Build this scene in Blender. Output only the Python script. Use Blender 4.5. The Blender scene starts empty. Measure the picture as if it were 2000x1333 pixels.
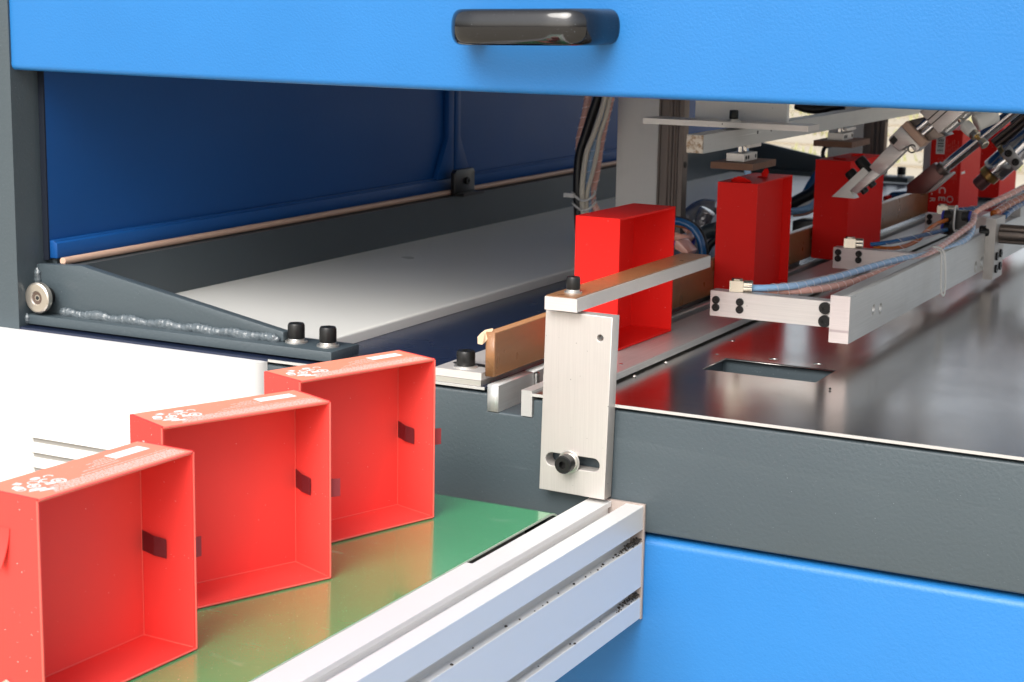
import bpy, bmesh, math, random
from mathutils import Vector, Matrix, Euler
random.seed(7)
S = bpy.context.scene
COL = S.collection
PI = math.pi

# ---------------------------------------------------------------- camera
cam_d = bpy.data.cameras.new('camera'); cam = bpy.data.objects.new('camera', cam_d); COL.objects.link(cam)
CR = Vector((0.8870, 0.4614, 0.0172)); CD = Vector((0.1026, -0.1608, -0.9816)); CF = Vector((-0.4502, 0.8725, -0.1900))
CP = Vector((0.4489, -1.0715, 0.3358))
m = Matrix(((CR.x, -CD.x, -CF.x), (CR.y, -CD.y, -CF.y), (CR.z, -CD.z, -CF.z))).to_4x4(); m.translation = CP
cam.matrix_world = m
cam_d.sensor_width = 36; cam_d.lens = 62.23; cam_d.clip_start = .02; cam_d.clip_end = 500
cam_d.dof.use_dof = True; cam_d.dof.focus_distance = 1.18; cam_d.dof.aperture_fstop = 26
S.camera = cam

# ---------------------------------------------------------------- world, sun, exposure
SUN_EL, SUN_AZ = math.radians(42), math.radians(177)      # azimuth clockwise from +Y: behind and left of the camera
W = bpy.data.worlds.new('World'); S.world = W; W.use_nodes = True
wn, wl = W.node_tree.nodes, W.node_tree.links
wn.clear()
sky = wn.new('ShaderNodeTexSky'); sky.sky_type = 'NISHITA'; sky.sun_disc = False
sky.sun_elevation = SUN_EL; sky.sun_rotation = SUN_AZ
sky.air_density = 1.0; sky.dust_density = 4.0; sky.ozone_density = 1.0
hs = wn.new('ShaderNodeHueSaturation'); hs.inputs['Saturation'].default_value = .35     # thin overcast
bg = wn.new('ShaderNodeBackground'); bg.inputs['Strength'].default_value = .15
wo = wn.new('ShaderNodeOutputWorld')
wl.new(sky.outputs[0], hs.inputs['Color']); wl.new(hs.outputs[0], bg.inputs[0]); wl.new(bg.outputs[0], wo.inputs[0])
sd = bpy.data.lights.new('sun', 'SUN'); sun = bpy.data.objects.new('sun', sd); COL.objects.link(sun)
sd.energy = 1.5; sd.angle = math.radians(40); sd.color = (1, .96, .9)
sv = Vector((math.sin(SUN_AZ)*math.cos(SUN_EL), math.cos(SUN_AZ)*math.cos(SUN_EL), math.sin(SUN_EL)))
sun.rotation_euler = sv.to_track_quat('Z', 'Y').to_euler()
vs = S.view_settings; vs.view_transform = 'Standard'; vs.look = 'None'; vs.gamma = 1; vs.exposure = .8

# ---------------------------------------------------------------- materials
def L(r, g, b):
    f = lambda c: (c/255)/12.92 if c/255 <= .04045 else ((c/255+.055)/1.055)**2.4
    return (f(r), f(g), f(b), 1)

class Mat:
    def __init__(s, name, base, rough=.5, metal=0., spec=.5):
        s.m = bpy.data.materials.new(name); s.m.use_nodes = True
        s.n, s.l = s.m.node_tree.nodes, s.m.node_tree.links
        s.b = s.n['Principled BSDF']
        s.b.inputs['Base Color'].default_value = base; s.b.inputs['Roughness'].default_value = rough
        s.b.inputs['Metallic'].default_value = metal; s.b.inputs['Specular IOR Level'].default_value = spec
        s.base = base; s.h = None
    def coord(s, scale=(1, 1, 1), rot=(0, 0, 0), gen='Object'):
        tc = s.n.new('ShaderNodeTexCoord'); mp = s.n.new('ShaderNodeMapping')
        mp.inputs['Scale'].default_value = scale; mp.inputs['Rotation'].default_value = rot
        s.l.new(tc.outputs[gen], mp.inputs[0]); return mp.outputs[0]
    def noise(s, scale, detail=2, vec=None, rough=.5):
        t = s.n.new('ShaderNodeTexNoise'); t.inputs['Scale'].default_value = scale
        t.inputs['Detail'].default_value = detail; t.inputs['Roughness'].default_value = rough
        s.l.new(vec if vec is not None else s.coord(), t.inputs['Vector']); return t.outputs['Fac']
    def ramp(s, fac, p0, p1, c0=(0, 0, 0, 1), c1=(1, 1, 1, 1)):
        r = s.n.new('ShaderNodeValToRGB'); r.color_ramp.elements[0].position = p0; r.color_ramp.elements[1].position = p1
        r.color_ramp.elements[0].color = c0; r.color_ramp.elements[1].color = c1
        s.l.new(fac, r.inputs[0]); return r.outputs[0]
    def mixcol(s, fac, c2, c1=None):
        x = s.n.new('ShaderNodeMix'); x.data_type = 'RGBA'
        bc = s.b.inputs['Base Color']
        if bc.is_linked: s.l.new(bc.links[0].from_socket, x.inputs[6])
        else: x.inputs[6].default_value = c1 or s.base
        if hasattr(c2, 'is_output'): s.l.new(c2, x.inputs[7])
        else: x.inputs[7].default_value = c2
        s.l.new(fac, x.inputs[0]); s.l.new(x.outputs[2], bc); return s
    def bump(s, fac, dist, strength=1.):
        b = s.n.new('ShaderNodeBump'); b.inputs['Distance'].default_value = dist; b.inputs['Strength'].default_value = strength
        s.l.new(fac, b.inputs['Height'])
        if s.b.inputs['Normal'].is_linked: s.l.new(s.b.inputs['Normal'].links[0].from_socket, b.inputs['Normal'])
        s.l.new(b.outputs[0], s.b.inputs['Normal']); return s
    def rough(s, fac, lo, hi):
        r = s.n.new('ShaderNodeMapRange'); r.inputs['To Min'].default_value = lo; r.inputs['To Max'].default_value = hi
        s.l.new(fac, r.inputs[0]); s.l.new(r.outputs[0], s.b.inputs['Roughness']); return s

def painted(name, base, rough, peel=420, depth=.00035, specks=True, spec=.5, var=True):
    M = Mat(name, base, rough, 0, spec)
    M.bump(M.noise(peel, 1), depth, .55)
    M.rough(M.noise(9, 3), rough-.08, rough+.1)
    if specks: M.mixcol(M.ramp(M.noise(1500, 0), .845, .87), L(150, 156, 162))
    if 'slate' in name:
        M.mixcol(M.ramp(M.noise(3, 3, M.coord((5, 3, 70), (0, .03, 0))), .70, .82, (0, 0, 0, 1), (.12, .12, .12, 1)), L(150, 158, 164)); M.mixcol(M.ramp(M.noise(2, 5, M.coord((30, 30, 160), (0, .5, 0))), .76, .80, (0, 0, 0, 1), (.14, .14, .14, 1)), L(160, 165, 170))
    if var: M.mixcol(M.ramp(M.noise(14, 4), .35, .8, (0, 0, 0, 1), (.22, .22, .22, 1)), tuple(c*1.25 for c in base[:3])+(1,))
    return M.m
def aluminium(name, base, rough, axis, rot=(0, 0, 0), metal=.5, line=.00008, marks=True, dark=.16):
    M = Mat(name, base, rough, metal)
    sc = {'x': (6, 900, 900), 'y': (900, 6, 900), 'z': (900, 900, 6)}[axis]
    st = M.noise(3.0, 3, M.coord(sc, rot), .6)
    M.mixcol(M.ramp(st, .35, .75, (0, 0, 0, 1), (dark*2, dark*2, dark*2, 1)), tuple(c*.55 for c in base[:3])+(1,))
    M.bump(st, line, .6)
    M.rough(st, rough-.06, rough+.14)
    if marks:
        sc2 = tuple(c*.16 for c in sc)
        M.mixcol(M.ramp(M.noise(3, 3, M.coord(sc2, (.5, .4, .7))), .70, .74, (0, 0, 0, 1), (.5, .5, .5, 1)), (.95, .95, .93, 1))
        M.mixcol(M.ramp(M.noise(420, 1), .79, .81), (.06, .055, .05, 1))
        M.mixcol(M.ramp(M.noise(28, 3), .56, .8, (0, 0, 0, 1), (.3, .3, .3, 1)), tuple(c*.7 for c in base[:3])+(1,))
    return M.m

M_BLUE = painted('blue_powder_coat', (.014, .152, .42, 1), .42, 560, .00030, False)
M_BLUE_IN = painted('blue_paint_in_shade', (.006, .066, .24, 1), .42, 300, .00012, False, .25)  # same blue as the hood, darkened for the shade inside
M_GREY = painted('slate_grey_paint', (.052, .070, .081, 1), .42, 420, .0004)
M_GREY_D = painted('slate_grey_paint_smooth', (.048, .062, .071, 1), .34, 300, .0001, False)
M_WHITE = painted('white_cabinet_paint', (.70, .69, .67, 1), .45, 400, .0001, False)
M_VENT = Mat('vent_shadow_grey', (.30, .29, .27, 1), .7).m
M_TRAY = painted('light_grey_tray_paint', (.66, .66, .63, 1), .3, 260, .00005, False, .2, False)
M_ROOF = painted('pale_bounce_lining', (.72, .70, .67, 1), .5, 300, .0001, False)  # kept pale so the unseen roof bounces light into the interior
M_GAP_SHADE = painted('dark_gap_shade', (.010, .014, .024, 1), .7, 300, .0001, False, .2)  # near-black standing in for shadow beside the post
M_NAVY = painted('dark_navy_gloss_sheet', (.012, .019, .045, 1), .25, 200, .00006, False)
M_BLACKP = painted('black_paint', (.008, .008, .009, 1), .35, 300, .0001, False)
M_ALZ = aluminium('brushed_aluminium_upright', (.56, .53, .50, 1), .42, 'z', dark=.13)
M_ALY = aluminium('brushed_aluminium_lengthwise', (.60, .60, .585, 1), .34, 'y')
M_ALX = aluminium('brushed_aluminium_crosswise', (.72, .685, .66, 1), .38, 'x')
M_ALD = aluminium('dull_grey_aluminium', (.55, .55, .54, 1), .42, 'y', dark=.1)
M_COLUMN = aluminium('matt_aluminium_column', (.86, .84, .80, 1), .6, 'z', metal=.05, dark=.05, line=.00003)
M_PROF = Mat('anodised_profile', (.74, .73, .715, 1), .42, .2).m
def _prof_in():
    M = Mat('anodised_profile_groove', (.62, .60, .58, 1), .45, .3)
    M.mixcol(M.ramp(M.noise(260, 3), .62, .72), (.2, .18, .17, 1)); return M.m
M_PROF_IN = _prof_in()
def _steel():
    M = Mat('stainless_deck_plate', (.50, .475, .45, 1), .12, 1)
    v = M.coord((40, 1500, 400), (0, 0, math.radians(-38)))
    st = M.noise(1, 4, v, .7)
    M.bump(st, .000012, .4)
    sm = M.noise(11, 4)
    mx = M.n.new('ShaderNodeMath'); mx.operation = 'MULTIPLY_ADD'; mx.inputs[1].default_value = .6
    M.l.new(sm, mx.inputs[0]); M.l.new(st, mx.inputs[2])
    M.rough(mx.outputs[0], .05, .25)
    M.mixcol(M.ramp(st, .55, .9, (0, 0, 0, 1), (.5, .5, .5, 1)), (.7, .69, .68, 1))
    M.mixcol(M.ramp(M.noise(900, 0), .85, .87), (.9, .9, .88, 1))
    return M.m
M_STEEL = _steel()
M_SAWN = aluminium('sawn_aluminium_face', (.60, .53, .515, 1), .55, 'x', (0, .6, 0), metal=.1)
M_PENCIL = Mat('pencil_grey', (.40, .33, .33, 1), .5).m
M_NICKEL = Mat('nickel_plating', (.56, .51, .43, 1), .25, 1).m
M_CHROME = Mat('polished_steel_rod', (.62, .60, .60, 1), .12, 1).m
M_ROLLER = Mat('satin_steel_roller', (.62, .57, .50, 1), .33, .9).m
M_BRASS = Mat('brass', (.62, .40, .14, 1), .28, 1).m
def _dsteel():
    M = Mat('dark_rail_steel', (.17, .14, .125, 1), .38, .8)
    M.bump(M.noise(1, 3, M.coord((700, 700, 5))), .0001)
    M.rough(M.noise(40, 3), .28, .5); return M.m
M_DSTEEL = _dsteel()
def _screw():
    M = Mat('black_oxide_screw', (.010, .010, .010, 1), .38, .0, .35)
    M.bump(M.noise(1500, 1), .0001, .5)
    M.rough(M.noise(500, 2), .25, .5); return M.m
M_SCREW = _screw()
M_WASH2 = Mat('sheared_steel_edge', (.42, .41, .39, 1), .6, 0).m
M_HOLE = Mat('hole_shadow_steel', (.012, .012, .012, 1), .6).m
M_WASH = Mat('zinc_washer', (.62, .60, .56, 1), .34, .85).m
def _handle():
    M = Mat('glossy_black_plastic', (.006, .006, .007, 1), .1, 0, .6); M.b.inputs['Coat Weight'].default_value = .25; M.b.inputs['Coat Roughness'].default_value = .06
    M.bump(M.noise(60, 2), .0003, .25)
    M.mixcol(M.ramp(M.noise(1600, 0), .84, .86), L(120, 125, 130)); return M.m
M_HANDLE = _handle()
def _red(name, base, rough=.42, sp=.5):
    M = Mat(name, base, rough, 0, sp)
    M.bump(M.noise(1300, 2), .00006, .5); M.bump(M.noise(38, 2), .0011, .25)
    oi = M.n.new('ShaderNodeObjectInfo'); mu = M.n.new('ShaderNodeMath'); mu.operation = 'MULTIPLY'; mu.inputs[1].default_value = .35
    M.l.new(oi.outputs['Random'], mu.inputs[0]); M.mixcol(mu.outputs[0], (base[0]*1.0, base[1]*2.0, base[2]*1.9, 1))
    M.mixcol(M.ramp(M.noise(1100, 0), .87, .885), (.95, .8, .75, 1))
    M.mixcol(M.ramp(M.noise(20, 3), .4, .8, (0, 0, 0, 1), (.3, .3, .3, 1)), tuple(min(1, c*1.18) for c in base[:3])+(1,))
    return M.m
M_RED = _red('red_box_paper', (.82, .054, .046, 1), .5, .12)
M_RED_TOP = _red('red_paper_lit_top', (.82, .20, .125, 1), .5, .2)  # light falling on the box tops put in as paler salmon
M_RED_D = _red('deep_red_box_paper', (.80, .018, .015, 1), .5, .06)
M_RED_E = Mat('worn_red_paper_edge', (.85, .12, .09, 1), .55).m
M_PRINT = Mat('white_box_print', (.86, .80, .77, 1), .5).m
M_PRINT_T = Mat('white_text_print', (.93, .60, .54, 1), .5).m
M_STICK = Mat('white_sticker_paper', (.9, .88, .84, 1), .5).m
def _ribbon():
    M = Mat('dark_red_ribbon', (.16, .012, .018, 1), .38)
    w = M.n.new('ShaderNodeTexWave'); w.inputs['Scale'].default_value = 1; M.l.new(M.coord((0, 0, 900)), w.inputs[0])
    w.bands_direction = 'Z'; M.bump(w.outputs['Fac'], .0003, .7); return M.m
M_RIBBON = _ribbon()
M_RIBBON_L = Mat('ribbon_underside', (.34, .05, .055, 1), .75, 0, .1).m
def _belt():
    M = Mat('green_conveyor_belt', (.045, .33, .125, 1), .24, 0, .5)
    M.b.inputs['Coat Weight'].default_value = 1; M.b.inputs['Coat Roughness'].default_value = .09; M.b.inputs['Coat IOR'].default_value = 1.55
    v = M.coord((1, 1, 1), (0, 0, .5)); a = M.n.new('ShaderNodeTexWave'); a.inputs['Scale'].default_value = 420; M.l.new(v, a.inputs[0])
    M.bump(a.outputs['Fac'], .00002, .35)
    M.rough(M.noise(24, 4), .12, .3)
    M.mixcol(M.ramp(M.noise(1.4, 6, M.coord((14, 42, 20), (0, 0, .5)), .65), .60, .74, (0, 0, 0, 1), (.3, .3, .3, 1)), (.45, .6, .45, 1))
    M.mixcol(M.ramp(M.noise(1300, 0), .82, .845), (.85, .9, .8, 1))
    M.mixcol(M.ramp(M.noise(420, 1), .86, .87), (.7, .75, .6, 1)); return M.m
M_BELT = _belt()
M_BELT_E = Mat('belt_ply_edge', (.62, .68, .55, 1), .7).m
M_BLACK_R = Mat('black_rubber', (.012, .012, .012, 1), .6).m
def _tape():
    M = Mat('brown_glass_cloth_tape', (.27, .125, .052, 1), .3, 0, .6)
    w = M.noise(1, 1, M.coord((1500, 1500, 1500))); M.bump(w, .0003, .5)
    M.mixcol(M.ramp(M.noise(1, 3, M.coord((8, 8, 90))), .5, .75, (0, 0, 0, 1), (.55, .55, .55, 1)), (.17, .075, .035, 1))
    M.mixcol(M.ramp(M.noise(1500, 0), .85, .87), (.6, .45, .3, 1))
    M.rough(M.noise(50, 2), .2, .42); return M.m
M_TAPE = _tape()
M_FLAP = Mat('frayed_tape', (.62, .45, .30, 1), .6).m
def _wood():
    M = Mat('brown_rubber_pad', (.22, .10, .055, 1), .6)
    M.mixcol(M.noise(90, 4), (.12, .055, .03, 1)); M.bump(M.noise(160, 3), .0006, .6); return M.m
M_PAD = _wood()
def _foam():
    M = Mat('plastered_bar_end', (.78, .70, .60, 1), .85)
    M.mixcol(M.ramp(M.noise(260, 4), .45, .6), (.45, .31, .2, 1)); M.bump(M.noise(300, 4), .002, .8); return M.m
M_FOAM = _foam()
def _weld(name, base, rough):
    M = Mat(name, base, rough, 0, .8)
    M.bump(M.noise(260, 3), .002, .7); return M.m
M_WELD = _weld('painted_weld_bead', (.085, .105, .118, 1), .27)
def hose(name, base, rough=.22, alpha=None):
    M = Mat(name, base, rough, 0, .6)
    return M.m
M_H_BLUE = hose('light_blue_hose', (.36, .62, .93, 1)); M_H_PEACH = hose('salmon_hose', (.93, .46, .36, 1))
M_H_BLUE_D = hose('blue_hose', (.015, .12, .33, 1)); M_H_ORANGE = hose('orange_hose', (.60, .15, .02, 1))
def _clear():
    M = Mat('clear_spiral_wrap', (.86, .84, .86, 1), .14)
    tr = M.n.new('ShaderNodeBsdfTransparent'); mx = M.n.new('ShaderNodeMixShader'); mx.inputs[0].default_value = .10
    out = M.n['Material Output']; M.l.new(tr.outputs[0], mx.inputs[1]); M.l.new(M.b.outputs[0], mx.inputs[2]); M.l.new(mx.outputs[0], out.inputs[0])
    return M.m
M_CLEAR = _clear()
M_WRAP_E = Mat('spiral_wrap_edge', (.85, .83, .82, 1), .3).m
M_CABLE_W = Mat('cream_cable', (.68, .63, .53, 1), .45).m
M_CABLE_K = Mat('black_cable', (.01, .01, .011, 1), .4).m
M_TIE = Mat('white_nylon', (.72, .71, .68, 1), .4).m
M_COLLAR = Mat('blue_release_collar', (.03, .045, .42, 1), .4).m
M_NYLON = Mat('milky_nylon_jaw', (.78, .77, .72, 1), .38).m
M_FOIL = _weld('crumpled_clear_film', (.45, .44, .46, 1), .12); M_FOIL.node_tree.nodes['Principled BSDF'].inputs['Metallic'].default_value = .7
M_COPPER = Mat('peach_painted_rod', (.58, .38, .28, 1), .5).m
M_DEBRIS = Mat('dark_swarf', (.035, .028, .022, 1), .8).m
M_BROWN = aluminium('reddish_coated_block', (.20, .10, .09, 1), .3, 'x', metal=.5, dark=.05)
M_BUSH = Mat('brown_bush', (.09, .06, .045, 1), .6).m
M_ENDCAP = Mat('brown_end_plate', (.36, .30, .27, 1), .5).m
def _ground():
    M = Mat('pale_concrete', (.46, .41, .32, 1), .9)
    M.mixcol(M.ramp(M.noise(.6, 4), .35, .7), (.38, .33, .25, 1)); return M.m
M_GROUND = _ground()
M_JOINT = Mat('ground_joint', (.30, .25, .18, 1), .9).m
M_GRASS = Mat('grass_blades', (.34, .34, .15, 1), .8).m

# ---------------------------------------------------------------- builders
def tag(o, label=None, cat=None, group=None, kind=None):
    if label: o['label'] = label
    if cat: o['category'] = cat
    if group: o['group'] = group
    if kind: o['kind'] = kind
    return o
def root(name, loc, label, cat, group=None, rz=0):
    o = bpy.data.objects.new(name, None); COL.objects.link(o); o.location = loc; o.rotation_euler = (0, 0, rz)
    o.empty_display_size = .02
    return tag(o, label, cat, group)
def org(o):                                   # world origin of an unrotated parent chain at build time
    v = Vector((0, 0, 0))
    while o is not None: v += o.location; o = o.parent
    return v
def add(name, bm, mat, parent=None, smooth=False, label=None, local=False, loc=None):
    """bm in world coordinates (or local to parent when local=True)"""
    me = bpy.data.meshes.new(name)
    if not local:
        off = org(parent) if parent else None
        if off is None:
            vs_ = [v.co for v in bm.verts]
            off = Vector((sum(v.x for v in vs_)/len(vs_), sum(v.y for v in vs_)/len(vs_), min(v.z for v in vs_)))
        for v in bm.verts: v.co -= off
    bmesh.ops.recalc_face_normals(bm, faces=bm.faces)
    bm.to_mesh(me); bm.free()
    for mm in (mat if isinstance(mat, (list, tuple)) else [mat]): me.materials.append(mm)
    if smooth:
        for p in me.polygons: p.use_smooth = True
        if smooth is not True: me.set_sharp_from_angle(angle=math.radians(smooth))
    o = bpy.data.objects.new(name, me); COL.objects.link(o)
    if parent: o.parent = parent
    elif not local: o.location = off
    if loc is not None: o.location = loc
    if label: o['label'] = label
    return o
def bevel(bm, w, seg=2, faces=None):
    if w:
        es = [e for e in bm.edges if len(e.link_faces) == 2 and e.calc_face_angle(0) > .5]
        bmesh.ops.bevel(bm, geom=es, offset=w, segments=seg, affect='EDGES', profile=.5)
    return bm
def box(x0, x1, y0, y1, z0, z1, bv=.0006, seg=2, bm=None):
    b = bmesh.new()
    vs_ = [b.verts.new((x, y, z)) for z in (z0, z1) for y in (y0, y1) for x in (x0, x1)]
    for f in ((0, 2, 3, 1), (4, 5, 7, 6), (0, 1, 5, 4), (2, 6, 7, 3), (0, 4, 6, 2), (1, 3, 7, 5)): b.faces.new([vs_[i] for i in f])
    bevel(b, bv, seg)
    return merge(bm, b) if bm else b
def merge(a, b):
    me = bpy.data.meshes.new('tmp'); b.to_mesh(me); a.from_mesh(me); bpy.data.meshes.remove(me); b.free(); return a
def prism(pts, axis, a0, a1, bv=.0006, seg=2):
    """pts: 2-D outline in the two other axes (order x,y,z without axis)"""
    b = bmesh.new(); n = len(pts)
    def P(p, a): return {'x': (a, p[0], p[1]), 'y': (p[0], a, p[1]), 'z': (p[0], p[1], a)}[axis]
    lo = [b.verts.new(P(p, a0)) for p in pts]; hi = [b.verts.new(P(p, a1)) for p in pts]
    b.faces.new(lo); b.faces.new(hi[::-1])
    for i in range(n): b.faces.new([lo[i], hi[i], hi[(i+1) % n], lo[(i+1) % n]])
    bmesh.ops.recalc_face_normals(b, faces=b.faces)
    return bevel(b, bv, seg)
def holed(outer, holes, thick, frame, bv=0):
    """flat plate with holes: 2-D outlines, frame = 4x4 matrix placing XY plane, thickness centred"""
    cu = bpy.data.curves.new('tmp', 'CURVE'); cu.dimensions = '2D'; cu.fill_mode = 'BOTH'; cu.extrude = thick/2-bv; cu.bevel_depth = bv; cu.offset = -bv
    for pl in [outer]+holes:
        sp = cu.splines.new('POLY'); sp.points.add(len(pl)-1); sp.use_cyclic_u = True
        for i, p in enumerate(pl): sp.points[i].co = (p[0], p[1], 0, 1)
    o = bpy.data.objects.new('tmp', cu)
    me = o.to_mesh(); b = bmesh.new(); b.from_mesh(me); o.to_mesh_clear()
    bpy.data.objects.remove(o); bpy.data.curves.remove(cu)
    bmesh.ops.remove_doubles(b, verts=b.verts, dist=1e-6)
    b.transform(frame); return b
def circ(cx, cy, r, n=24, ry=None): return [(cx+r*math.cos(2*PI*i/n), cy+(ry or r)*math.sin(2*PI*i/n)) for i in range(n)]
def slot2(x0, x1, cy, r, n=10):
    a = [(x1-r+r*math.sin(PI*i/n), cy-r*math.cos(PI*i/n)) for i in range(n+1)]
    return a+[(x0+r-r*math.sin(PI*i/n), cy+r*math.cos(PI*i/n)) for i in range(n+1)]
def align(d):
    return Vector(d).normalized().to_track_quat('Z', 'Y').to_matrix().to_4x4()
def lathe(prof, n=28, p0=(0, 0, 0), d=(0, 0, 1), cap=True):
    b = bmesh.new(); rings = []
    for r, z in prof: rings.append([b.verts.new((r*math.cos(2*PI*i/n), r*math.sin(2*PI*i/n), z)) for i in range(n)] if r > 1e-6 else [b.verts.new((0, 0, z))])
    for A, B in zip(rings, rings[1:]):
        for i in range(n):
            j = (i+1) % n
            if len(A) == 1 and len(B) == 1: continue
            if len(A) == 1: b.faces.new((A[0], B[i], B[j]))
            elif len(B) == 1: b.faces.new((A[i], A[j], B[0]))
            else: b.faces.new((A[i], A[j], B[j], B[i]))
    if cap:
        for Rg in (rings[0], rings[-1]):
            if len(Rg) > 1: b.faces.new(Rg)
    m_ = align(d); m_.translation = Vector(p0); b.transform(m_); return b
def cyl(p0, p1, r, n=24, bv=.0004):
    p0, p1 = Vector(p0), Vector(p1); h = (p1-p0).length
    return lathe([(r-bv, 0), (r, bv), (r, h-bv), (r-bv, h)], n, p0, p1-p0)
def spline(pts, n=10):
    P = [Vector(p) for p in pts]; P = [P[0]*2-P[1]]+P+[P[-1]*2-P[-2]]; out = []
    for i in range(1, len(P)-2):
        for k in range(n):
            t = k/n; a, b_, c, d = P[i-1:i+3]
            out.append(.5*((2*b_)+(c-a)*t+(2*a-5*b_+4*c-d)*t*t+(3*b_-a-3*c+d)*t**3))
    out.append(P[-2].copy()); return out
def tube(pts, r, n=14, smooth_n=10, raw=False, rf=None):
    P = pts if raw else spline(pts, smooth_n); b = bmesh.new(); rings = []; up = Vector((0, 0, 1)); prev = None
    for i, p in enumerate(P):
        t = (P[min(i+1, len(P)-1)]-P[max(i-1, 0)]).normalized()
        if prev is None:
            u = t.cross(up);  u = t.cross(Vector((1, 0, 0))) if u.length < .1 else u
        else: u = prev-t*prev.dot(t)
        u.normalize(); w = t.cross(u); prev = u
        rr = rf(i/(len(P)-1))*r if rf else r
        rings.append([b.verts.new(p+u*rr*math.cos(2*PI*k/n)+w*rr*math.sin(2*PI*k/n)) for k in range(n)])
    for A, B in zip(rings, rings[1:]):
        for k in range(n): b.faces.new((A[k], A[(k+1) % n], B[(k+1) % n], B[k]))
    b.faces.new(rings[0][::-1]); b.faces.new(rings[-1]); return b
def helix(pts, r, pitch, frac, n=10, thick=.0004, steps=16, start=0, end=1):
    """ribbon wound round a path; frac = width of the band as a share of the pitch"""
    P = spline(pts, 24); b = bmesh.new(); L_ = [0]
    for a, c in zip(P, P[1:]): L_.append(L_[-1]+(c-a).length)
    tot = L_[-1]; fr = []; prev = None
    for i, p in enumerate(P):
        t = (P[min(i+1, len(P)-1)]-P[max(i-1, 0)]).normalized()
        u = t.cross(Vector((0, 0, 1))) if prev is None else prev-t*prev.dot(t)
        u.normalize(); prev = u; fr.append((p, u, t.cross(u)))
    def at(s):
        s = min(max(s, 0), tot-1e-9)
        k = next(i for i in range(len(L_)-1) if L_[i+1] >= s); f = (s-L_[k])/max(1e-9, L_[k+1]-L_[k])
        a, c = fr[k], fr[k+1]; return a[0].lerp(c[0], f), a[1].lerp(c[1], f).normalized(), a[2].lerp(c[2], f).normalized()
    s0, s1 = start*tot, end*tot; N = int((s1-s0)/pitch*steps); rows = []
    for i in range(N+1):
        s = s0+(s1-s0)*i/N; ang = 2*PI*(s-s0)/pitch; row = []
        for e in (0, 1):
            for rad in (r, r+thick):
                p, u, w = at(s+e*frac*pitch); row.append(b.verts.new(p+(u*math.cos(ang)+w*math.sin(ang))*rad))
        rows.append(row)
    for A, B in zip(rows, rows[1:]):
        for i, j in ((0, 1), (1, 3), (3, 2), (2, 0)): b.faces.new((A[i], A[j], B[j], B[i]))
    return b

# cap screws and washers: shared meshes
_sc = {}
def _screw_mesh(r, h, button=False):
    key = (round(r, 5), round(h, 5), button)
    if key in _sc: return _sc[key]
    b = bmesh.new(); n = 36; hr = r*.46; dep = h*.55
    prof = [(r*.97, 0), (r, h*.06), (r, h*.86), (r*.90, h)] if not button else [(r, 0), (r*.98, h*.3), (r*.85, h*.75), (r*.62, h)]
    rings = []
    for q, (rr, z) in enumerate(prof):
        rings.append([b.verts.new((rr*(1+(.025 if (k % 2 and q in (1, 2) and not button) else 0))*math.cos(2*PI*k/n), rr*(1+(.025 if (k % 2 and q in (1, 2) and not button) else 0))*math.sin(2*PI*k/n), z)) for k in range(n)])
    def hexr(k):
        a = (2*PI*k/n) % (PI/3); return hr*math.cos(PI/6)/math.cos(a-PI/6)
    for z in (h, h-dep): rings.append([b.verts.new((hexr(k)*math.cos(2*PI*k/n), hexr(k)*math.sin(2*PI*k/n), z)) for k in range(n)])
    for A, B in zip(rings, rings[1:]):
        for k in range(n): b.faces.new((A[k], A[(k+1) % n], B[(k+1) % n], B[k]))
    b.faces.new(rings[-1]); b.faces.new(rings[0][::-1])
    bmesh.ops.recalc_face_normals(b, faces=b.faces)
    me = bpy.data.meshes.new('cap_screw'); b.to_mesh(me); b.free(); me.materials.append(M_SCREW)
    for p in me.polygons: p.use_smooth = True
    me.set_sharp_from_angle(angle=math.radians(28)); _sc[key] = me; return me
_wa = {}
def _washer_mesh(r, h, hole):
    key = (round(r, 5), round(h, 5), round(hole, 5))
    if key in _wa: return _wa[key]
    b = lathe([(hole, 0), (r, 0), (r*1.0, h*.7), (r*.95, h), (hole, h), (hole, 0)], 32, cap=False)
    bmesh.ops.remove_doubles(b, verts=b.verts, dist=1e-7); bmesh.ops.recalc_face_normals(b, faces=b.faces)
    me = bpy.data.meshes.new('washer'); b.to_mesh(me); b.free(); me.materials.append(M_WASH)
    for p in me.polygons: p.use_smooth = True
    me.set_sharp_from_angle(angle=math.radians(30)); _wa[key] = me; return me
def screw(parent, p, d, r, h, washer=None, lock=False, button=False, spin=None):
    o = bpy.data.objects.new('cap_screw', _screw_mesh(r, h, button)); COL.objects.link(o); o.parent = parent
    base = (washer[1] if washer else 0)+(r*.28 if lock else 0)
    d = Vector(d).normalized(); mt = align(d) @ Matrix.Rotation(random.random()*6 if spin is None else spin, 4, 'Z')
    mt.translation = Vector(p)+d*base-org(parent); o.matrix_local = mt
    if washer:
        w = bpy.data.objects.new('washer', _washer_mesh(washer[0], washer[1], r*.55)); COL.objects.link(w); w.parent = o
        w.location = (0, 0, -base)
    if lock:
        w = bpy.data.objects.new('lock_washer', _washer_mesh(r*.98, r*.26, r*.55)); COL.objects.link(w); w.parent = o
        w.location = (0, 0, -base+washer[1]+.00002); 
    return o

# ================================================================ the place outside
gr = bmesh.new()
for p in ((-200, -200), (200, -200), (200, 200), (-200, 200)): gr.verts.new((p[0], p[1], -.95))
gr.faces.new(gr.verts); tag(add('ground', gr, M_GROUND), kind='structure')
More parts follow.
